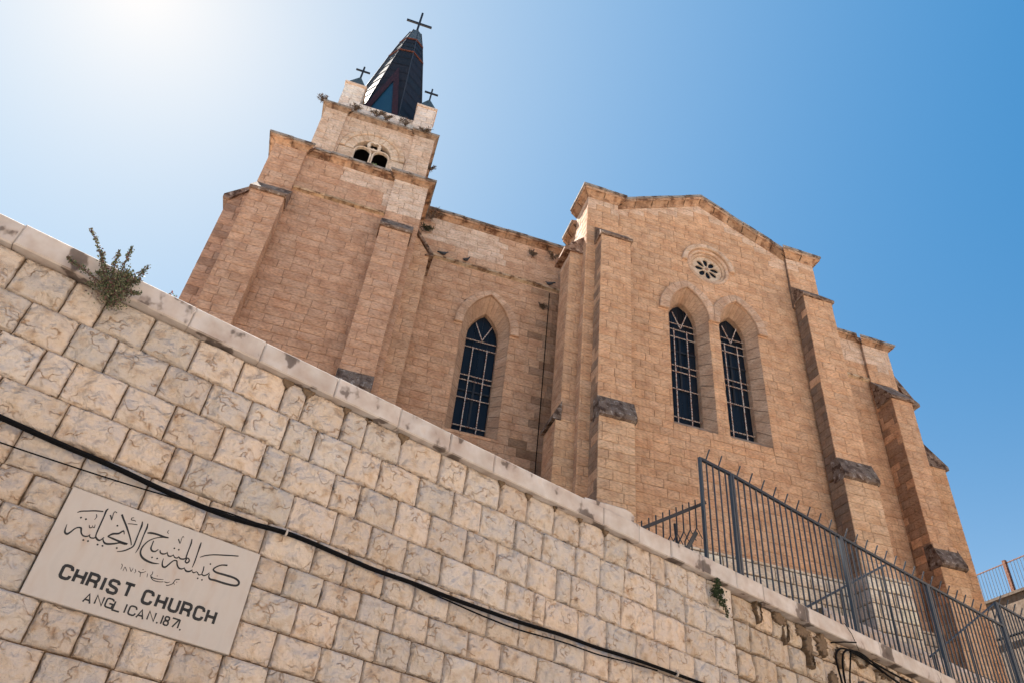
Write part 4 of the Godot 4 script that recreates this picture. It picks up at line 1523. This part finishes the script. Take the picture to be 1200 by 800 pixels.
func glyph(ch_: String) -> Array:
	match ch_:
		"C": return [[1, .70, 1, .80, .90, .94, .70, 1, .30, 1, .10, .94, 0, .80, 0, .20, .10, .06, .30, 0, .70, 0, .90, .06, 1, .20, 1, .30]]
		"H": return [[0, 0, 0, 1], [1, 0, 1, 1], [0, .5, 1, .5]]
		"R": return [[0, 0, 0, 1, .72, 1, .93, .93, 1, .80, 1, .66, .92, .54, .72, .48, 0, .48], [.62, .48, .86, .40, .94, .28, .97, 0]]
		"I": return [[.5, 0, .5, 1]]
		"S": return [[1, .74, .97, .88, .80, .99, .22, .99, .04, .90, 0, .76, .04, .62, .22, .54, .78, .45, .96, .37, 1, .24, .96, .10, .78, 0, .22, 0, .04, .10, 0, .26]]
		"T": return [[-.05, 1, 1.05, 1], [.5, 0, .5, 1]]
		"U": return [[0, 1, 0, .20, .10, .06, .30, 0, .70, 0, .90, .06, 1, .20, 1, 1]]
		"A": return [[0, 0, .5, 1, 1, 0], [.2, .32, .8, .32]]
		"N": return [[0, 0, 0, 1, 1, 0, 1, 1]]
		"G": return [[1, .80, .90, .95, .70, 1, .25, 1, .06, .92, 0, .78, 0, .22, .06, .08, .25, 0, 1, 0, 1, .46, .5, .46]]
		"L": return [[0, 1, 0, 0, 1, 0]]
		"7": return [[0, 1, 1, 1, .35, 0]]
		"8": return [[.5, .53, .12, .63, .05, .80, .15, .95, .5, 1, .85, .95, .95, .80, .88, .63, .5, .53, .08, .42, 0, .22, .12, .05, .5, 0, .88, .05, 1, .22, .92, .42, .5, .53]]
	return [[.38, .5, .62, .5]]


func build_plaque(strokes: Array, dots: Array, big: Array, small: Array) -> void:
	var pl := thing("wall_plaque", "smooth cream stone plaque with black Arabic and English lettering set into the wall", "plaque", wp(0.87, 2.98))
	var q := V2([0.132, 3.003 + SLOPE * 0.13, 1.603, 3.003 + SLOPE * 1.6, 1.603, 3.786 + SLOPE * 1.6, 0.132, 3.786 + SLOPE * 0.13])
	var m := MB.new()
	m.o = wp(0.87, 3.35)
	m.prism(wall_frame, q, -0.06, 0.02, 0.004)
	part(pl, "panel", m.mesh(), M.plaque, m.o)
	var t := wall_frame.translated_local(Vector3(0.13, 2.9, 0.0203))
	var ar := MB.new()
	ar.o = wp(0.87, 3.45)
	for s in strokes:
		ribbon(ar, s, t, 0.0016)
	for d in dots:
		var c := Vector2(d[0], d[1]) / 1000.0
		var h: float = d[2] / 2000.0
		ar.prism(t, PackedVector2Array([c + Vector2(0, -h * 1.1), c + Vector2(h * 1.1, 0), c + Vector2(0, h * 1.1), c + Vector2(-h * 1.1, 0)]), 0, 0.0016)
	part(pl, "arabic_lettering", ar.mesh(), M.black, ar.o)
	for set_ in [[big, 0.060, 0.086, 0.021], [small, 0.047, 0.060, 0.0112]]:
		for e in set_[0]:
			var g := MB.new()
			g.o = t * Vector3(e[1] / 1000.0, e[2] / 1000.0, 0)
			var w: float = set_[1] * (0.72 if e[0] == "8" else 1.0)
			for line in glyph(e[0]):
				var p: Array[Vector2] = []
				var r: Array[float] = []
				for k in line.size() / 2:
					p.append(Vector2(e[1] / 1000.0 + (line[2 * k] - 0.5) * w, e[2] / 1000.0 + (line[2 * k + 1] - 0.5) * set_[2] + SLOPE * (line[2 * k] - 0.5) * w))
					r.append(set_[3] / 2.0)
				if line.size() == 4 or e[0] in ["T", "I", "L", "N"]:      # square ends
					pass
				stroke(g, p, r, t, 0.0016)
			part(pl, "letter", g.mesh(), M.black, g.o)


# ---------------------------------------------------------------- cables
func curve(pts: Array, d: float, lift := Vector2.ZERO) -> PackedVector3Array:
	var p := PackedVector3Array()
	var c: Array[Vector2] = []
	for k in range(0, pts.size(), 2):
		c.append(Vector2(pts[k], pts[k + 1]) + lift)
	for k in c.size() - 1:
		for s in 6:
			var q := c[k].cubic_interpolate(c[k + 1], c[maxi(k - 1, 0)], c[mini(k + 2, c.size() - 1)], s / 6.0)
			p.append(wp(q.x, q.y, d))
	p.append(wp(c[-1].x, c[-1].y, d))
	return p


func cable(called: String, label: String, runs: Array) -> Node3D:
	var o := thing(called, label, "cable", runs[0][0][0])
	for r in runs:
		var m := MB.new()
		m.o = r[0][0]
		m.tube(r[0], r[1], r[2] if r.size() > 2 else r[1], 8)
		part(o, "wire", m.mesh(), M.cable, m.o)
	return o


func build_cables() -> void:
	var main: Array = [-0.85, 4.112, -0.51, 4.079, -0.08, 4.036, 0.32, 4.005, 0.77, 3.952, 1.27, 3.924, 1.78, 3.949, 2.26, 3.916, 2.61, 3.89, 3.01, 3.886, 3.4, 3.867, 3.81, 3.859, 4.2, 3.855, 4.75, 3.866, 5.2, 3.857, 5.78, 3.865, 6.72, 3.847, 7.42, 3.834]
	var o := cable("cable_bundle", "thick bundle of black cables strung across the wall above the plaque", [[curve(main, 0.066), 0.0155, 0.011], [curve(main, 0.056, Vector2(0, -0.014)), 0.011, 0.006], [curve(main, 0.054, Vector2(0, 0.013)), 0.008, 0.004]])
	for s in [[1.74, 3.947], [6.35, 3.854]]:
		var m := MB.new()
		m.o = wp(s[0], s[1], 0.07)
		m.tube(PackedVector3Array([wp(s[0] - 0.007, s[1], 0.062), wp(s[0] + 0.007, s[1], 0.062)]), 0.034, 0.034, 10)
		m.col = Color(1, 1, 1)
		var c := part(o, "clip", m.mesh(), M.plaque, m.o)
		c.scale = Vector3.ONE
	cable("thin_cable", "thin black cable that runs just above the plaque to join the bundle", [[curve([-0.75, 3.905, -0.42, 3.9, 0.01, 3.901, 0.46, 3.908, 0.88, 3.927, 1.19, 3.948, 1.48, 3.945, 1.74, 3.944], 0.06), 0.0055]])
	cable("thin_cable", "thin black cable sagging just below the bundle right of the plaque", [[curve([2.79, 3.9, 3.01, 3.864, 3.41, 3.829, 3.83, 3.794, 4.21, 3.78, 4.75, 3.798, 5.21, 3.79, 5.62, 3.811, 6.06, 3.824], 0.06), 0.0075]])
	var lo := cable("cable_loop", "loose loops of black cable hanging below the coping at the lower right", [
		[curve([9.52, 4.30, 9.47, 4.5, 9.44, 4.75, 9.55, 4.88, 9.72, 4.92, 10.0, 4.90, 10.3, 4.85, 10.9, 4.74, 11.6, 4.66, 12.6, 4.62], 0.06), 0.014],
		[curve([9.55, 4.28, 9.53, 4.5, 9.56, 4.74, 9.66, 4.88, 9.88, 4.93, 10.3, 4.88, 10.9, 4.82, 11.7, 4.78, 12.7, 4.72], 0.075), 0.014],
		[curve([9.60, 4.28, 9.64, 4.52, 9.72, 4.74, 9.80, 4.90, 10.05, 4.93, 10.5, 4.80, 11.1, 4.66, 11.8, 4.55], 0.085), 0.011]])
	var hook := MB.new()
	hook.o = wp(9.7, 5.0)
	hook.tube(PackedVector3Array([wp(9.50, 4.97, -0.02), wp(9.62, 4.985, 0.10), wp(9.86, 5.03, 0.14)]), 0.012, 0.010, 6)
	part(lo, "hook", hook.mesh(), M.cable, hook.o)
	var wire := MB.new()
	wire.o = wp(9.8, 5.2)
	wire.tube(PackedVector3Array([wp(9.72, 5.27, 0.10), wp(9.86, 5.15, 0.10), wp(9.93, 5.05, 0.09), wp(10.0, 4.96, 0.08)]), 0.004, 0.004, 5)
	part(lo, "wire", wire.mesh(), M.cable, wire.o)
	# a grey junction box among the stones
	var jb := MB.new()
	jb.o = wp(10.1, 4.5)
	jb.col = Color(0.20, 0.17, 0.16)
	jb.box(wall_frame, Vector3(10.02, 4.44, -0.05), Vector3(10.24, 4.58, 0.05), 0.008)
	tag(part(self, "junction_box", jb.mesh(), M.paint, jb.o), "small grey box on the wall under the cable loops", "box")


# ---------------------------------------------------------------- fences
func build_fence() -> void:
	var f := thing("metal_fence", "tall blue-grey steel bar fence with bent spikes on the coping", "fence", wp(10.0, 5.2))
	var paint := Color(0.062, 0.071, 0.088)
	var panels: Array = [[7.06, 7.70, 6.84, 6.84], [7.70, 10.20, 6.84, 6.73], [10.20, 12.56, 6.73, 6.66], [12.56, 15.0, 6.66, 6.60], [15.0, 17.6, 7.02, 6.94]]
	var edge := 0.0
	for p in panels:
		for e in [[p[0], p[2], 0.028]]:
			var top: float = e[1] + (0.42 if p[0] == 15.0 else 0.0) * 0.0
			for twin in ([0.0] if p[0] == 7.06 else [-0.024, 0.024]):
				var m := MB.new()
				m.o = wp(e[0], 5.3)
				m.col = paint * rng.randf_range(0.9, 1.15)
				m.box(wall_frame, Vector3(e[0] + twin - 0.019, 5.60 + SLOPE * e[0], -0.022), Vector3(e[0] + twin + 0.019, top + 0.015, 0.022), 0.003)
				part(f, "post", m.mesh(), M.paint, m.o)
		for rail in 2:
			var m := MB.new()
			m.o = wp((p[0] + p[1]) / 2, 6.0)
			m.col = paint * (0.55 if rail == 0 else 1.0)
			var y0: float = p[2] if rail == 0 else 5.635 + SLOPE * p[0]
			var y1: float = p[3] if rail == 0 else 5.635 + SLOPE * p[1]
			m.prism(wall_frame, PackedVector2Array([Vector2(p[0] + 0.02, y0 - 0.022), Vector2(p[1] - 0.02, y1 - 0.022), Vector2(p[1] - 0.02, y1 + 0.022), Vector2(p[0] + 0.02, y0 + 0.022)]), -0.02, 0.02, 0.003, true)
			part(f, "rail", m.mesh(), M.paint, m.o)
		var n := int(round((p[1] - p[0]) / 0.13))
		for k in range(1, n):
			var s: float = lerpf(p[0], p[1], float(k) / n)
			var y: float = lerpf(p[2], p[3], float(k) / n)
			var m := MB.new()
			m.o = wp(s, 5.6)
			m.col = paint * rng.randf_range(0.85, 1.25)
			if k % 2 == 1:
				m.tube(PackedVector3Array([wp(s, 5.62 + SLOPE * s, 0.0), wp(s, y + 0.03, 0.0), wp(s, y + 0.165, 0.075)]), 0.0125, 0.0115, 6)
			else:
				m.tube(PackedVector3Array([wp(s, 5.62 + SLOPE * s, 0.0), wp(s, y, 0.0)]), 0.0125, 0.0125, 6)
			part(f, "bar", m.mesh(), M.paint, m.o)
	# the old black railing that meets it on the left
	var r := thing("old_railing", "low black wrought iron railing with kinked bars left of the tall fence", "railing", wp(6.6, 5.4, -0.1))
	var ink := Color(0.025, 0.027, 0.032)
	var top := MB.new()
	top.o = wp(6.6, 5.8, -0.1)
	top.col = ink
	bar(top, wall_frame, Vector2(5.93, 5.425), Vector2(7.22, 6.26), 0.045, -0.12, -0.08)
	part(r, "rail", top.mesh(), M.paint, top.o)
	for k in 9:
		var s := 6.02 + 0.125 * k
		var yr := 5.425 + (s - 5.93) * 0.646
		var m := MB.new()
		m.o = wp(s, yr, -0.1)
		m.col = ink * 1.5
		var drop := 0.20 + 0.012 * k
		m.tube(PackedVector3Array([wp(s, yr + 0.10, -0.1), wp(s, yr - drop, -0.1), wp(s - 0.115, yr - drop - 0.20, -0.1), wp(s - 0.115, yr - drop - 0.55, -0.1), wp(s - 0.22, yr - drop - 0.75, -0.1)]), 0.010, 0.010, 5)
		part(r, "bar", m.mesh(), M.paint, m.o)
		var w := MB.new()
		w.o = wp(s, yr, -0.1)
		w.col = ink * 1.5
		w.tube(PackedVector3Array([wp(s, yr - drop, -0.1), wp(s + 0.10, yr - drop - 0.12, -0.1)]), 0.006, 0.006, 5)
		part(r, "tie", w.mesh(), M.paint, w.o)
	var br := MB.new()
	br.o = wp(6.9, 5.5, -0.1)
	br.col = ink * 2.2
	bar(br, wall_frame, Vector2(6.52, 5.05), Vector2(6.98, 5.75), 0.05, -0.09, -0.065)
	part(r, "brace", br.mesh(), M.paint, br.o)
	var st := MB.new()
	st.o = wp(6.7, 5.5, -0.1)
	st.col = ink
	st.tube(PackedVector3Array([wp(6.66, 4.9, -0.15), wp(6.70, 5.4, -0.15), wp(6.66, 5.78, -0.15)]), 0.022, 0.018, 6)
	part(r, "stay", st.mesh(), M.paint, st.o)
	# handrails of the steps behind the fence
	for e in [[10.3, 5.76, 13.63, 7.64, "long thin handrail rising behind the middle of the tall fence"], [14.5, 6.14, 17.9, 8.06, "long thin handrail rising behind the right end of the tall fence"]]:
		var h := thing("handrail", e[4], "handrail", wp((e[0] + e[2]) / 2, 5.0, -1.2))
		var m := MB.new()
		m.o = wp((e[0] + e[2]) / 2, 6.5, -1.2)
		m.col = paint * 0.8
		m.tube(PackedVector3Array([wp(e[0], e[1], -1.2), wp(e[2], e[3], -1.2)]), 0.02, 0.02, 8)
		part(h, "rail", m.mesh(), M.paint, m.o)
		for s in [0.05, 0.5, 0.95]:
			var q := MB.new()
			var x: float = lerpf(e[0], e[2], s)
			q.o = wp(x, 5.0, -1.2)
			q.col = paint * 0.8
			q.tube(PackedVector3Array([wp(x, 4.6, -1.2), wp(x, lerpf(e[1], e[3], s), -1.2)]), 0.016, 0.016, 6)
			part(h, "post", q.mesh(), M.paint, q.o)


func build_low_wall() -> void:
	var o := thing("low_wall", "low pale stone wall behind the right half of the tall fence", "wall", wp(15.5, 4.6, -2.0))
	var t := wall_frame.translated(WN * -2.05)
	var m := MB.new()
	m.o = wp(15.5, 5.5, -2.2)
	m.plate(t, V2([12.6, 4.5, 19.5, 4.5, 19.5, 6.78, 12.6, 6.72]), [], -0.4, 0.0)
	part(o, "backing", m.mesh(), M.earth, m.o)
	for r in 6:
		var x := 12.6 - rng.randf_range(0, 0.3)
		while x < 19.4:
			var b := x + rng.randf_range(0.4, 0.65)
			var g := MB.new()
			var q := PackedVector2Array([Vector2(maxf(x, 12.6), 4.5 + r * 0.375), Vector2(minf(b, 19.5), 4.5 + r * 0.375), Vector2(minf(b, 19.5), 4.5 + (r + 1) * 0.375), Vector2(maxf(x, 12.6), 4.5 + (r + 1) * 0.375)])
			if q[1].x - q[0].x > 0.1:
				g.o = t * Vector3((q[0].x + q[1].x) / 2, q[0].y + 0.18, 0)
				g.col = Color(0.84, 0.78, 0.76) * rng.randf_range(0.85, 1.1)
				slab(g, t, q, 0.05, 0.014, 0.02, 0.12, 0.0, r * 40 + int(x * 3), true)
				part(o, "stone", g.mesh(), M.rock, g.o)
			x = b


func build_neighbour() -> void:
	var o := thing("terrace_wall", "brown rendered terrace wall with a small dark opening at the right edge", "wall", Vector3(28, 4, -22))
	var m := MB.new()
	m.o = Vector3(28, 9, -22)
	m.box(Transform3D.IDENTITY, Vector3(28, 3, -40), Vector3(30, 14.05, -15))
	part(o, "wall", m.mesh(), M.concrete, m.o)
	var sl := MB.new()
	sl.o = Vector3(28, 14, -22)
	sl.col = Color(0.8, 0.8, 0.8)
	sl.box(Transform3D.IDENTITY, Vector3(27.9, 14.052, -40), Vector3(30.1, 14.16, -14.9))
	part(o, "ledge", sl.mesh(), M.concrete, sl.o)
	for e in [[13.1, 13.55, -22.75, -22.35], [9.2, 10.7, -22.9, -21.0]]:
		var w := MB.new()
		w.o = Vector3(28, e[0], e[2])
		w.box(Transform3D.IDENTITY, Vector3(27.98, e[0], e[2]), Vector3(28.01, e[1], e[3]))
		part(o, "opening", w.mesh(), M.glass, w.o)
	var pp := MB.new()
	pp.o = Vector3(27.9, 12.4, -22)
	pp.tube(PackedVector3Array([Vector3(27.88, 12.55, -27), Vector3(27.88, 12.5, -18)]), 0.05, 0.05, 8)
	part(o, "pipe", pp.mesh(), M.cable, pp.o)
	var f := thing("balcony_fence", "thin pale bar fence with a rusty post on the terrace wall at the right edge", "fence", Vector3(28.1, 14.16, -22))
	for k in 90:
		var z := -32.0 + 0.16 * k
		var b := MB.new()
		b.o = Vector3(28.1, 14.2, z)
		b.col = Color(0.30, 0.38, 0.48)
		b.tube(PackedVector3Array([Vector3(28.1, 14.16, z), Vector3(28.1, 15.42, z)]), 0.016, 0.016, 5)
		part(f, "bar", b.mesh(), M.paint, b.o)
	var r := MB.new()
	r.o = Vector3(28.1, 15.4, -22)
	r.col = Color(0.30, 0.17, 0.12)
	r.box(Transform3D.IDENTITY, Vector3(28.08, 15.40, -32), Vector3(28.12, 15.44, -17))
	part(f, "rail", r.mesh(), M.rust, r.o)
	for z in [-23.15, -26.4, -29.6, -20.0]:
		var p := MB.new()
		p.o = Vector3(28.1, 14.2, z)
		p.col = Color(0.26, 0.12, 0.07)
		p.box(Transform3D.IDENTITY, Vector3(28.04, 14.16, z - 0.07), Vector3(28.16, 15.55, z + 0.07))
		part(f, "post", p.mesh(), M.rust, p.o)


# ---------------------------------------------------------------- plants and birds
func leafy(called: String, label: String, category: String, base: Vector3, stems: Array, count: int, size: float, greens: Array, group := "", out := WN, slim := 0.34) -> Node3D:
	var o := thing(called, label, category, base, group)
	var st := MB.new()
	var lf := MB.new()
	st.o = base
	lf.o = base
	st.col = Color(0.10, 0.055, 0.04)
	for s in stems:
		var p := PackedVector3Array()
		var a: Vector3 = base
		var tip: Vector3 = base + s[0]
		var bend: Vector3 = s[1]
		for k in 7:
			var f := k / 6.0
			p.append(a.lerp(tip, f) + bend * sin(f * PI))
		st.tube(p, s[2], 0.003, 5)
		for k in int(count * s[3]):
			var f := pow(rng.randf(), 0.75)
			var i := mini(5, int(f * 6))
			var c := p[i].lerp(p[i + 1], f * 6 - i)
			var spread: float = lerpf(s[4], s[4] * 0.25, f)
			c += Vector3(rng.randfn(), rng.randfn(), rng.randfn()) * spread
			var g: Color = greens[rng.randi() % greens.size()]
			lf.col = g * rng.randf_range(0.7, 1.25)
			lf.col.a = 1.0
			var d := (Vector3(rng.randfn(), rng.randfn() + 0.4, rng.randfn()) + out * 0.5).normalized()
			var w := d.cross(Vector3(rng.randfn(), rng.randfn(), rng.randfn())).normalized()
			var l := size * rng.randf_range(0.6, 1.3)
			var up := d.cross(w) * l * 0.22
			var m := c + d * l * 0.5
			lf.tri(c, m + w * l * slim + up, c + d * l)
			lf.tri(c, c + d * l, m - w * l * slim + up)
	part(o, "stem", st.mesh(), M.leaf, base)
	var q := part(o, "leaves", lf.mesh(), M.leaf, base)
	q.set_meta("kind", "stuff")
	return o


func along(s: float, y: float, d: float) -> Vector3:
	return WH * s + Y3 * y + WN * d


func build_plants() -> void:
	var g1: Array = [Color(0.10, 0.13, 0.06), Color(0.07, 0.10, 0.05), Color(0.16, 0.17, 0.09), Color(0.15, 0.085, 0.07), Color(0.11, 0.06, 0.055), Color(0.22, 0.21, 0.13)]
	var stems: Array = []
	for e in [[-0.369, 0.45, 0.06, 0.022, 1.0], [-0.03, 0.462, 0.06, 0.022, 1.0], [0.157, 0.345, 0.06, 0.022, 1.0], [0.156, 0.181, 0.06, 0.022, 1.0], [-0.4, 0.083, 0.06, 0.022, 1.0], [-0.203, 0.273, 0.06, 0.022, 1.0], [-0.098, 0.364, 0.06, 0.022, 1.0], [0.201, 0.05, 0.06, 0.022, 1.0], [-0.162, 0.08, 0.06, 0.022, 1.0], [0.059, 0.19, 0.06, 0.075, 3.0], [0.041, -0.141, 0.06, 0.075, 3.0], [-0.184, -0.06, 0.06, 0.022, 1.0], [0.05, 0.037, 0.06, 0.075, 3.0]]:
		stems.append([along(e[0], e[1], e[2]), along(rng.randf_range(-0.03, 0.03), -0.02, 0.04), 0.007, e[4], e[3]])
	leafy("shrub", "leafy shrub growing out of the joint under the coping at the upper left", "shrub", wp(-0.290, 5.403, 0.09), stems, 230, 0.021, g1)
	var g2: Array = [Color(0.035, 0.06, 0.02), Color(0.05, 0.08, 0.03), Color(0.02, 0.035, 0.015)]
	stems = []
	for e in [[0.0, 0.22, 0.10], [0.10, 0.02, 0.12], [-0.08, -0.05, 0.10], [0.12, -0.20, 0.12], [0.22, -0.32, 0.10], [0.02, -0.18, 0.12], [-0.05, 0.1, 0.12]]:
		stems.append([along(e[0] * 0.7, e[1] * 0.8, e[2] * 0.6), along(0.02, 0.03, 0.04), 0.005, 1.0, 0.026])
	leafy("weed", "dark green weed hanging from a joint of the wall below the fence", "weed", wp(7.10, 4.95, 0.02), stems, 110, 0.027, g2)
	var dry: Array = [Color(0.17, 0.115, 0.08), Color(0.11, 0.075, 0.06), Color(0.22, 0.165, 0.11)]
	var spots: Array = [[-4.30, 26.15, -19.15, 0.34, "dry weed at the left corner of the belfry cornice"], [-3.0, 26.2, -19.12, 0.30, "dry weed on the belfry cornice beside the left pinnacle"], [-2.15, 26.22, -19.12, 0.34, "dry weed on the belfry cornice under the left foot of the spire"], [-1.75, 26.22, -19.12, 0.34, "dry weed on the middle of the belfry cornice"],
		[-0.95, 26.22, -19.12, 0.34, "dry weed on the belfry cornice left of the right pinnacle"], [-0.15, 26.12, -19.1, 0.34, "dry weed on the belfry cornice under the right pinnacle"], [0.45, 24.6, -19.6, 0.30, "dry weed on the right side of the belfry"],
		[0.95, 22.55, -20.15, 0.55, "dark nest of dry twigs between the tower and the nave cornice"], [5.2, 22.25, -20.25, 0.26, "small weed in the nave wall under the cornice"], [6.0, 22.35, -20.2, 0.34, "dark weed in the corner of nave and transept under the cornice"], [5.82, 19.75, -20.3, 0.18, "tiny weed in the nave wall right of the window hood"], [0.9, 21.9, -20.2, 0.3, "dark green weed beside the tower above the nave ledge"], [18.9, 23.2, -20.1, 0.16, "tiny weed on the cornice right of the transept"], [-1.45, 23.05, -19.1, 0.3, "pale green weed at the foot of the right belfry arch"]]
	for e in spots:
		stems = []
		for k in 10:
			var a := rng.randf_range(-1.3, 1.3)
			stems.append([Vector3(sin(a), cos(a) * 0.75 + 0.1, 0.35 + rng.randf_range(-0.2, 0.3)) * e[3] * rng.randf_range(0.6, 1.1), Vector3(0, 0.02, 0.03), 0.007, 1.0, e[3] * 0.05])
		leafy("weed", e[4], "weed", Vector3(e[0], e[1], e[2]), stems, 22, 0.10, [Color(0.25, 0.36, 0.14), Color(0.4, 0.45, 0.25)] if "pale" in e[4] else ([Color(0.03, 0.05, 0.02)] if "green" in e[4] else dry), "weeds on the masonry", Z3, 0.08)
	var red: Array = [Color(0.22, 0.07, 0.06), Color(0.10, 0.16, 0.07)]
	stems = [[along(0.03, 0.10, 0.0), Vector3.ZERO, 0.004, 1.0, 0.02], [along(0.08, 0.07, 0.0), Vector3.ZERO, 0.004, 1.0, 0.02]]
	leafy("sprout", "tiny reddish sprout on the coping right of the shrub", "sprout", wp(0.10, 5.62, -0.02), stems, 12, 0.025, red)


func pigeon(label: String, at: Vector3, turn: float, pitch: float) -> void:
	var o := thing("pigeon", label, "pigeon", at, "pigeons on the nave ledge")
	var t := Transform3D(Basis(Y3, turn) * Basis(Z3, pitch), at + Vector3(0, 0.11, 0))
	var m := MB.new()
	m.o = at
	# rings from tail to beak: along, up, half width, half height
	var rings: Array = [[-0.24, 0.02, 0.035, 0.006], [-0.15, 0.02, 0.045, 0.014], [-0.09, 0.01, 0.055, 0.04], [0.0, 0.0, 0.068, 0.062], [0.07, 0.02, 0.060, 0.058], [0.11, 0.06, 0.036, 0.04], [0.125, 0.10, 0.026, 0.026], [0.14, 0.125, 0.027, 0.027], [0.165, 0.125, 0.015, 0.014], [0.19, 0.118, 0.003, 0.003]]
	var p := PackedVector3Array()
	for r in rings:
		for k in 11:
			var a := TAU * k / 10.0
			p.append(t * Vector3(r[0], r[1] + r[3] * sin(a), r[2] * cos(a)))
	m.col = Color(0.05, 0.055, 0.07)
	m.grid(p, 11, rings.size())
	part(o, "body", m.mesh(), M.feather, at)
	for s in [-1.0, 1.0]:
		var l := MB.new()
		l.o = at
		l.col = Color(0.25, 0.06, 0.05)
		l.tube(PackedVector3Array([at + Vector3(0.02, 0.07, 0.02 * s), at + Vector3(0.02, 0.0, 0.025 * s)]), 0.006, 0.005, 5)
		part(o, "leg", l.mesh(), M.feather, at)


# ---------------------------------------------------------------- across the street
func build_street_side() -> void:  # unseen houses
	for h in [[Vector3(14, 0, 13), Vector3(-0.3, 0, -0.95), 18.0, 11.0, "long pale stone house across the street, right of the camera"], [Vector3(27, 0, 1), Vector3(-0.85, 0, -0.53), 24.0, 17.0, "unseen tall pale house added at the right end to bounce sunlight back"], [Vector3(-12, 0, 5), Vector3(1, 0, -0.3), 18.0, 14.0, "unseen pale house added at the left end to block sky light from the wall"]]:
		var o := thing("unseen_house", h[4], "house", h[0], "houses across the street")
		var nn: Vector3 = (h[1] as Vector3).normalized()
		var t := Transform3D(Basis(Y3.cross(nn), Y3, nn), h[0])
		var holes: Array = []
		var n := int(h[2] / 3.0)
		for f in int(h[3] / 3.4):
			for k in n:
				var x: float = lerpf(-h[2] / 2, h[2] / 2, (k + 0.5) / n)
				var y := 1.0 + 3.3 * f
				holes.append(V2([x - 0.55, y, x + 0.55, y, x + 0.55, y + 1.6, x - 0.55, y + 1.6]))
		var m := MB.new()
		m.o = h[0]
		m.plate(t, V2([-h[2] / 2, -0.2, h[2] / 2, -0.2, h[2] / 2, h[3], -h[2] / 2, h[3]]), holes, -0.4, 0.0)
		m.box(t, Vector3(-h[2] / 2, -0.2, -8), Vector3(h[2] / 2, h[3] - 0.1, -0.41))
		part(o, "wall", m.mesh(), M.pale, m.o)
		for q in holes:
			var w := MB.new()
			w.o = t * Vector3(q[0].x, q[0].y, -0.3)
			w.plate(t, q, [], -0.34, -0.28)
			part(o, "window", w.mesh(), M.glass, w.o)
